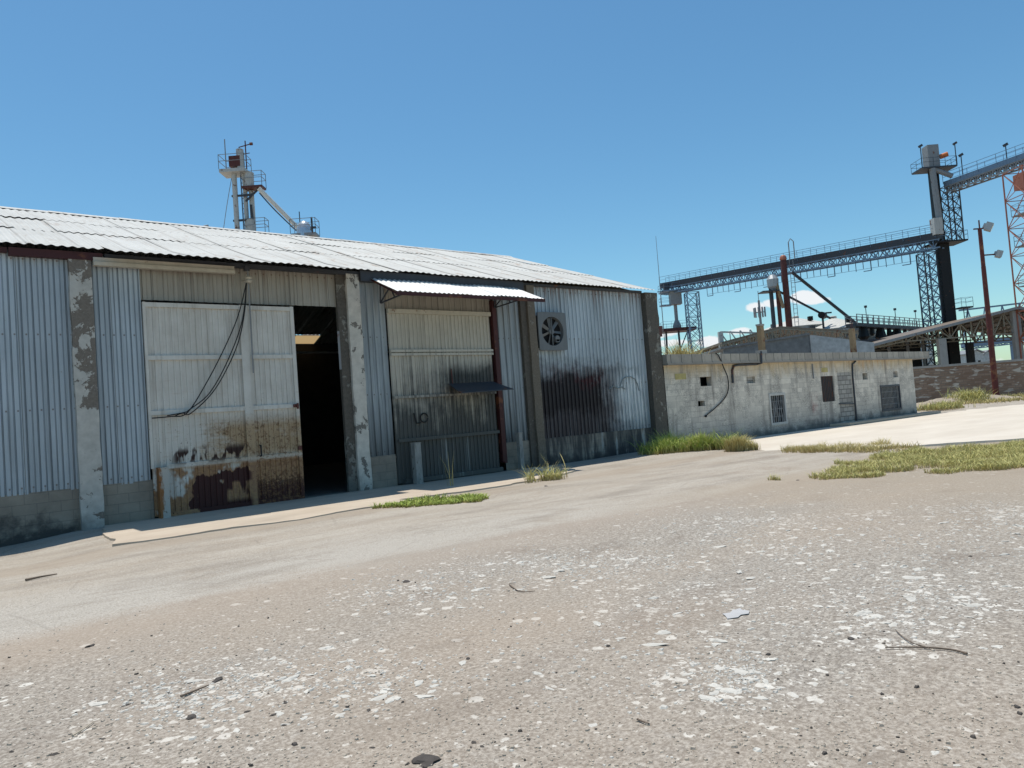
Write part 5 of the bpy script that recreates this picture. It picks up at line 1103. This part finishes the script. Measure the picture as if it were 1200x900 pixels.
fartuft(1134, 467, 57, 1.3, .8, 1400, 'grass_mix', 'bushy grass clump on the earth mound left of the lamp mast')
fartuft(1190, 470, 60, 3.0, .3, 1200, 'grass_dry', 'dry grass at the foot of the lamp mast'); fartuft(1150, 474, 55, 3.5, .25, 1200, 'grass_dry', 'thin dry grass spread before the earth mound')
MD = MB(); cx = frame(pab(1130, 470, 58)[0], 58, 0); nn = 30
for j in range(nn + 1):
    for i in range(nn + 1):
        u, v_ = i / nn * 2 - 1, j / nn * 2 - 1; k = max(0, 1 - math.hypot(u, v_)); p = cx + RT * u * 6 + FW * v_ * 3; MD.v.append((p.x, p.y, -.15 + k * 1.0 * (.8 + .5 * mnoise.noise((u * 4, v_ * 4, 2))) + .12 * mnoise.noise((u * 9, v_ * 9, 5)) * (k > 0)))
MD.f = [(j * (nn + 1) + i, j * (nn + 1) + i + 1, (j + 1) * (nn + 1) + i + 1, (j + 1) * (nn + 1) + i) for j in range(nn) for i in range(nn)]
o = MD.build('earth_mound', 'dirt_heap', None, True, loc=cx); tag(o, 'low heap of pale earth and rubble before the brick wall', 'mound')
m = grassmb(); blades(m, [(24.2 + random.gauss(0, .45), 1.2 + random.gauss(0, .25), 3.16) for _ in range(700)], .75, .014, .7, 3, .6, .4); o = m.build('roof_weed', 'grass_dry', None, loc=(24.2, 1.2, 3.16)); tag(o, 'yellow weed growing on the roof of the block building', 'weed')

# ------------------------------------------------------------------ stones, sticks and grit on the yard
def rockmesh(seed, flatk):
    import bmesh
    bm = bmesh.new(); bmesh.ops.create_icosphere(bm, subdivisions=2, radius=.5)
    for v in bm.verts:
        p = v.co; k = 1 + .75 * mnoise.noise((p.x * 1.9 + seed * 7, p.y * 1.9, p.z * 1.6)) + .35 * mnoise.noise((p.x * 5, p.y * 5 + seed * 3, p.z * 5))
        v.co = Vector((p.x * k * 1.1, p.y * k * .8, p.z * k * flatk))
    me = bpy.data.meshes.new('stone'); bm.to_mesh(me); bm.free(); return me
WM = [rockmesh(i, .16 + .05 * (i % 4)) for i in range(9)]; DKM = [rockmesh(20 + i, .4) for i in range(4)]
for me in WM: me.materials.append(M['stone_white'])
for me in DKM: me.materials.append(M['stone_dark'])
def put_stone(x, y, s, me, label, group, name='white_stone', cat='stone', el=1.0):
    o = bpy.data.objects.new(name, me); COL.objects.link(o); o.location = (x, y, gz(x, y) + .0 * s); o.scale = (s * el, s * U(.6, 1), s * U(.6, 1)); o.rotation_euler = (U(-.1, .1), U(-.1, .1), U(0, 6.28)); tag(o, label, cat, group)
LW = 'flat chalky white stone lying on the gravel yard'; GW = 'white stones scattered over the gravel'
big = [(741, 653, 15), (695, 662, 13), (704, 649, 9), (674, 687, 14), (795, 719, 12), (777, 743, 15), (768, 757, 30), (727, 749, 13), (643, 808, 14), (455, 801, 11), (466, 818, 9), (496, 816, 20), (542, 778, 13), (693, 850, 12), (798, 811, 12), (1017, 610, 9), (1070, 680, 20), (866, 669, 16), (1024, 727, 22), (1020, 735, 13), (1047, 736, 16), (960, 712, 14), (1134, 713, 16), (832, 820, 22), (852, 811, 22), (839, 757, 14), (885, 767, 14), (885, 790, 16), (956, 804, 10), (930, 816, 13), (1095, 883, 14), (1112, 877, 9), (1120, 897, 10), (172, 824, 12), (190, 825, 14), (185, 854, 12), (244, 867, 10), (330, 796, 14), (300, 808, 14), (335, 849, 10), (355, 842, 12), (573, 662, 10), (500, 690, 14), (560, 690, 16), (610, 690, 14), (640, 676, 18), (655, 668, 12), (765, 700, 12), (815, 700, 10), (1170, 762, 14), (1151, 764, 14), (1180, 690, 12), (1075, 670, 14), (1060, 666, 18), (905, 681, 10), (880, 690, 14), (893, 646, 13), (955, 621, 12), (985, 622, 12), (1065, 703, 14)]
nst = 0
for x, y, s in big:
    p = on_ground(x, y); d = (p - CAM).dot(_f); put_stone(p.x, p.y, s * d / FPX * 1.0, random.choice(WM), LW, GW); nst += 1
clus = [(300, 800, 75, 22), (200, 822, 45, 16), (420, 790, 60, 22), (640, 663, 60, 12), (490, 690, 55, 14), (720, 656, 60, 12), (860, 625, 70, 16), (860, 792, 32, 16), (1070, 705, 55, 20), (1170, 610, 40, 12), (960, 640, 90, 25), (1120, 640, 60, 20), (900, 700, 120, 40), (700, 770, 140, 50)]
def cluspt():
    c = random.choice(clus); return random.gauss(c[0], c[2] * .9), random.gauss(c[1], c[3] * .95)
while nst < 292:
    x, y = cluspt()
    if not (-20 < x < 1220 and 590 < y < 900): continue
    p = on_ground(x, y); put_stone(p.x, p.y, U(.035, .09) * (1 if R() < .85 else 1.6), random.choice(WM), LW, GW); nst += 1
for x, y, s in [(432, 832, 10), (555, 870, 9), (552, 876, 6), (224, 841, 18), (14, 882, 9), (8, 801, 7), (147, 827, 11), (120, 867, 7), (334, 823, 10), (333, 850, 8), (320, 838, 9), (477, 682, 13), (620, 867, 6), (565, 875, 7), (64, 885, 12), (255, 798, 18), (1056, 882, 10), (998, 752, 13), (640, 570, 6), (960, 760, 6), (105, 757, 12), (935, 562, 5), (290, 834, 9), (436, 876, 8), (477, 895, 8)]:
    p = on_ground(x, y); d = (p - CAM).dot(_f); put_stone(p.x, p.y, s * d / FPX * .8, random.choice(DKM), 'small dark clod lying on the pale gravel', 'dark clods scattered over the gravel', 'dark_clod', 'clod')
p = on_ground(498, 892); put_stone(p.x, p.y, .13, DKM[0], 'largest dark lump, at the nearest edge of the gravel', None, 'dark_clod', 'clod')
p = on_ground(862, 721); m = MB(); m.prism([(p.x + dx, p.y + dy, gz(p.x, p.y) + .006) for dx, dy in ((-.15, -.03), (-.07, -.07), (.0, -.05), (.06, -.08), (.13, -.04), (.12, .02), (.15, .06), (.06, .07), (.0, .05), (-.06, .08), (-.09, .03))], (0, 0, .004)); o = m.build('scrap_sheet', 'plastic_scrap', None, loc=(p.x, p.y, gz(p.x, p.y))); tag(o, 'greyish crumpled scrap of plastic on the gravel', 'scrap')
def stick(px, r, mat, label, extra=None):
    def g3(x, y): p = on_ground(x, y); return (p.x, p.y, gz(p.x, p.y) + r + .004)
    m = MB(); c = curve([g3(*q) for q in px], 12); m.path(c, [r * (1 - .6 * i / len(c)) for i in range(len(c))], 6)
    if extra: c = curve([g3(*q) for q in extra], 10); m.path(c, [r * .7 * (1 - .6 * i / len(c)) for i in range(len(c))], 6)
    o = m.build('stick', mat, None, loc=g3(*px[0])); tag(o, label, 'stick')
stick([(1134, 773), (1115, 768), (1080, 765), (1038, 765)], .008, 'twig', 'long forked dry branch on the sandy gravel', [(1090, 766), (1070, 760), (1058, 752), (1050, 744)])
stick([(212, 819), (230, 812), (245, 806)], .009, 'twig', 'short straight dark stick beside the white chips'); stick([(85, 865), (98, 857), (110, 848)], .007, 'twig_pale', 'pale straw-coloured stick lying near the lower left')
stick([(597, 685), (606, 692), (616, 694), (627, 693)], .007, 'twig', 'curved dark twig among the white stones', [(600, 688), (597, 684), (604, 683)]); stick([(747, 845), (754, 848), (761, 850)], .007, 'twig', 'short thick brown stick end by itself on gravel'); stick([(30, 678), (48, 674), (67, 671)], .018, 'twig', 'dark flattened stick on the pale asphalt strip')
def chips(n, pick, smin, smax, flatk, mat, name, label):
    m = MB(); k = 0
    while k < n:
        x, y = pick()
        s = U(smin, smax) * (1 if R() < .85 else 1.7); z = gz(x, y); h = s * flatk; a = U(0, 6.28); nn_ = 5; v = []
        for i in range(nn_): t = a + i * 6.283 / nn_ + U(-.4, .4); rr = s * U(.55, 1); v.append((x + rr * math.cos(t), y + rr * math.sin(t), z - .002))
        for i in range(nn_): q = v[i]; v.append((x + (q[0] - x) * U(.5, .8), y + (q[1] - y) * U(.5, .8), z + h * U(.6, 1.2)))
        m.add(v, [tuple(range(nn_, 2 * nn_))] + [(i, (i + 1) % nn_, nn_ + (i + 1) % nn_, nn_ + i) for i in range(nn_)]); k += 1
    o = m.build(name, mat); tag(o, label, 'gravel', None, 'stuff')
def pickc():
    while True:
        x, y = cluspt()
        if y > 585 and y < 930: p = on_ground(x, y); return p.x, p.y
def picku():
    while True:
        x, y = U(-60, 1260), 640 + 280 * math.sqrt(R()); p = on_ground(x, y)
        if p.y < -9.3: return p.x, p.y
chips(4500, pickc, .006, .02, .3, 'stone_white', 'white_gravel', 'loose white limestone chips strewn in patches')
chips(3500, picku, .005, .013, .5, 'stone_grey', 'grey_gravel', 'fine grey gravel grit covering the yard')
chips(160, picku, .006, .014, .5, 'stone_dark', 'dark_gravel', 'dark grit specks among the gravel')

# ------------------------------------------------------------------ light and sky
SUN_EL = math.radians(77.6)
sd = bpy.data.lights.new('sun', 'SUN'); so = bpy.data.objects.new('sun', sd); COL.objects.link(so); sd.energy = SUN_E; sd.angle = math.radians(.53); sd.color = (1, .94, .85); so.rotation_euler = (-(math.pi / 2 - SUN_EL), 0, 0); so.location = (0, 20, 60)
wd = bpy.data.worlds.new('World'); sc.world = wd; wd.use_nodes = True; nt = wd.node_tree; N, L_ = nt.nodes, nt.links
bg = N['Background']; sky = N.new('ShaderNodeTexSky'); sky.sky_type = 'NISHITA'; sky.sun_disc = False; sky.sun_elevation = SUN_EL; sky.sun_rotation = 0; sky.altitude = 100; sky.air_density = SKY_AIR; sky.dust_density = SKY_DUST; sky.ozone_density = SKY_OZ
bg.inputs['Strength'].default_value = SKY_S
geo = N.new('ShaderNodeTexCoord'); sep = N.new('ShaderNodeSeparateXYZ'); L_.new(geo.outputs['Generated'], sep.inputs[0])
def mth(op, a, b=0.0):
    n = N.new('ShaderNodeMath'); n.operation = op
    for i, v in enumerate((a, b)):
        if isinstance(v, bpy.types.NodeSocket): L_.new(v, n.inputs[i])
        else: n.inputs[i].default_value = v
    return n.outputs[0]
az = mth('ARCTAN2', sep.outputs[1], sep.outputs[0]); el = mth('ARCSINE', sep.outputs[2])
nz = N.new('ShaderNodeTexNoise'); L_.new(geo.outputs['Generated'], nz.inputs['Vector']); nz.inputs['Scale'].default_value = 55; nz.inputs['Detail'].default_value = 7; nz.inputs['Roughness'].default_value = .6
tot = None
for x, y, wx, wy, s in [(886, 360, 14, 7, .8), (905, 355, 14, 6, .7), (943, 349, 22, 9, 1.0), (958, 352, 16, 6, .8), (775, 391, 26, 6, .8), (830, 400, 18, 8, .9), (785, 402, 30, 5, .7), (868, 388, 18, 5, .6), (1170, 428, 40, 9, .5)]:
    v = ray(x, y).normalized(); a0 = math.atan2(v.y, v.x); e0 = math.asin(v.z)
    d = mth('ADD', mth('POWER', mth('ABSOLUTE', mth('MULTIPLY', mth('SUBTRACT', az, a0), FPX / wx)), 2.0), mth('POWER', mth('ABSOLUTE', mth('MULTIPLY', mth('SUBTRACT', el, e0), FPX / wy)), 2.0))
    k = mth('MULTIPLY', mth('SUBTRACT', 1.0, d), s); k = mth('MAXIMUM', k, 0.0); tot = k if tot is None else mth('MAXIMUM', tot, k)
dens = mth('SUBTRACT', mth('ADD', tot, mth('MULTIPLY', nz.outputs['Fac'], 1.1)), .72)
mr = N.new('ShaderNodeMapRange'); mr.interpolation_type = 'SMOOTHSTEP'; L_.new(mth('MULTIPLY', dens, mth('GREATER_THAN', tot, 0.0)), mr.inputs[0]); mr.inputs[1].default_value = 0.0; mr.inputs[2].default_value = .38; mr.inputs[4].default_value = .95
hs = N.new('ShaderNodeHueSaturation'); hs.inputs['Saturation'].default_value = SKY_SAT; L_.new(sky.outputs[0], hs.inputs['Color'])
mx = N.new('ShaderNodeMix'); mx.data_type = 'RGBA'; L_.new(mr.outputs[0], mx.inputs[0]); tn = N.new('ShaderNodeMix'); tn.data_type = 'RGBA'; tn.blend_type = 'MULTIPLY'; tn.inputs[0].default_value = 1; tn.inputs[7].default_value = (*SKY_TINT, 1); L_.new(hs.outputs[0], tn.inputs[6]); L_.new(tn.outputs[2], mx.inputs[6]); mx.inputs[7].default_value = (.78 / SKY_S, .80 / SKY_S, .82 / SKY_S, 1); L_.new(mx.outputs[2], bg.inputs['Color'])
sc.view_settings.view_transform = 'Standard'; sc.view_settings.look = 'None'; sc.view_settings.exposure = EXPO; sc.view_settings.gamma = 1; sc.view_settings.use_curve_mapping = False
sc.render.engine = 'CYCLES'; sc.cycles.max_bounces = 8; sc.cycles.use_denoising = True
for o in list(bpy.data.objects):
    if '_w' in o: del o['_w']
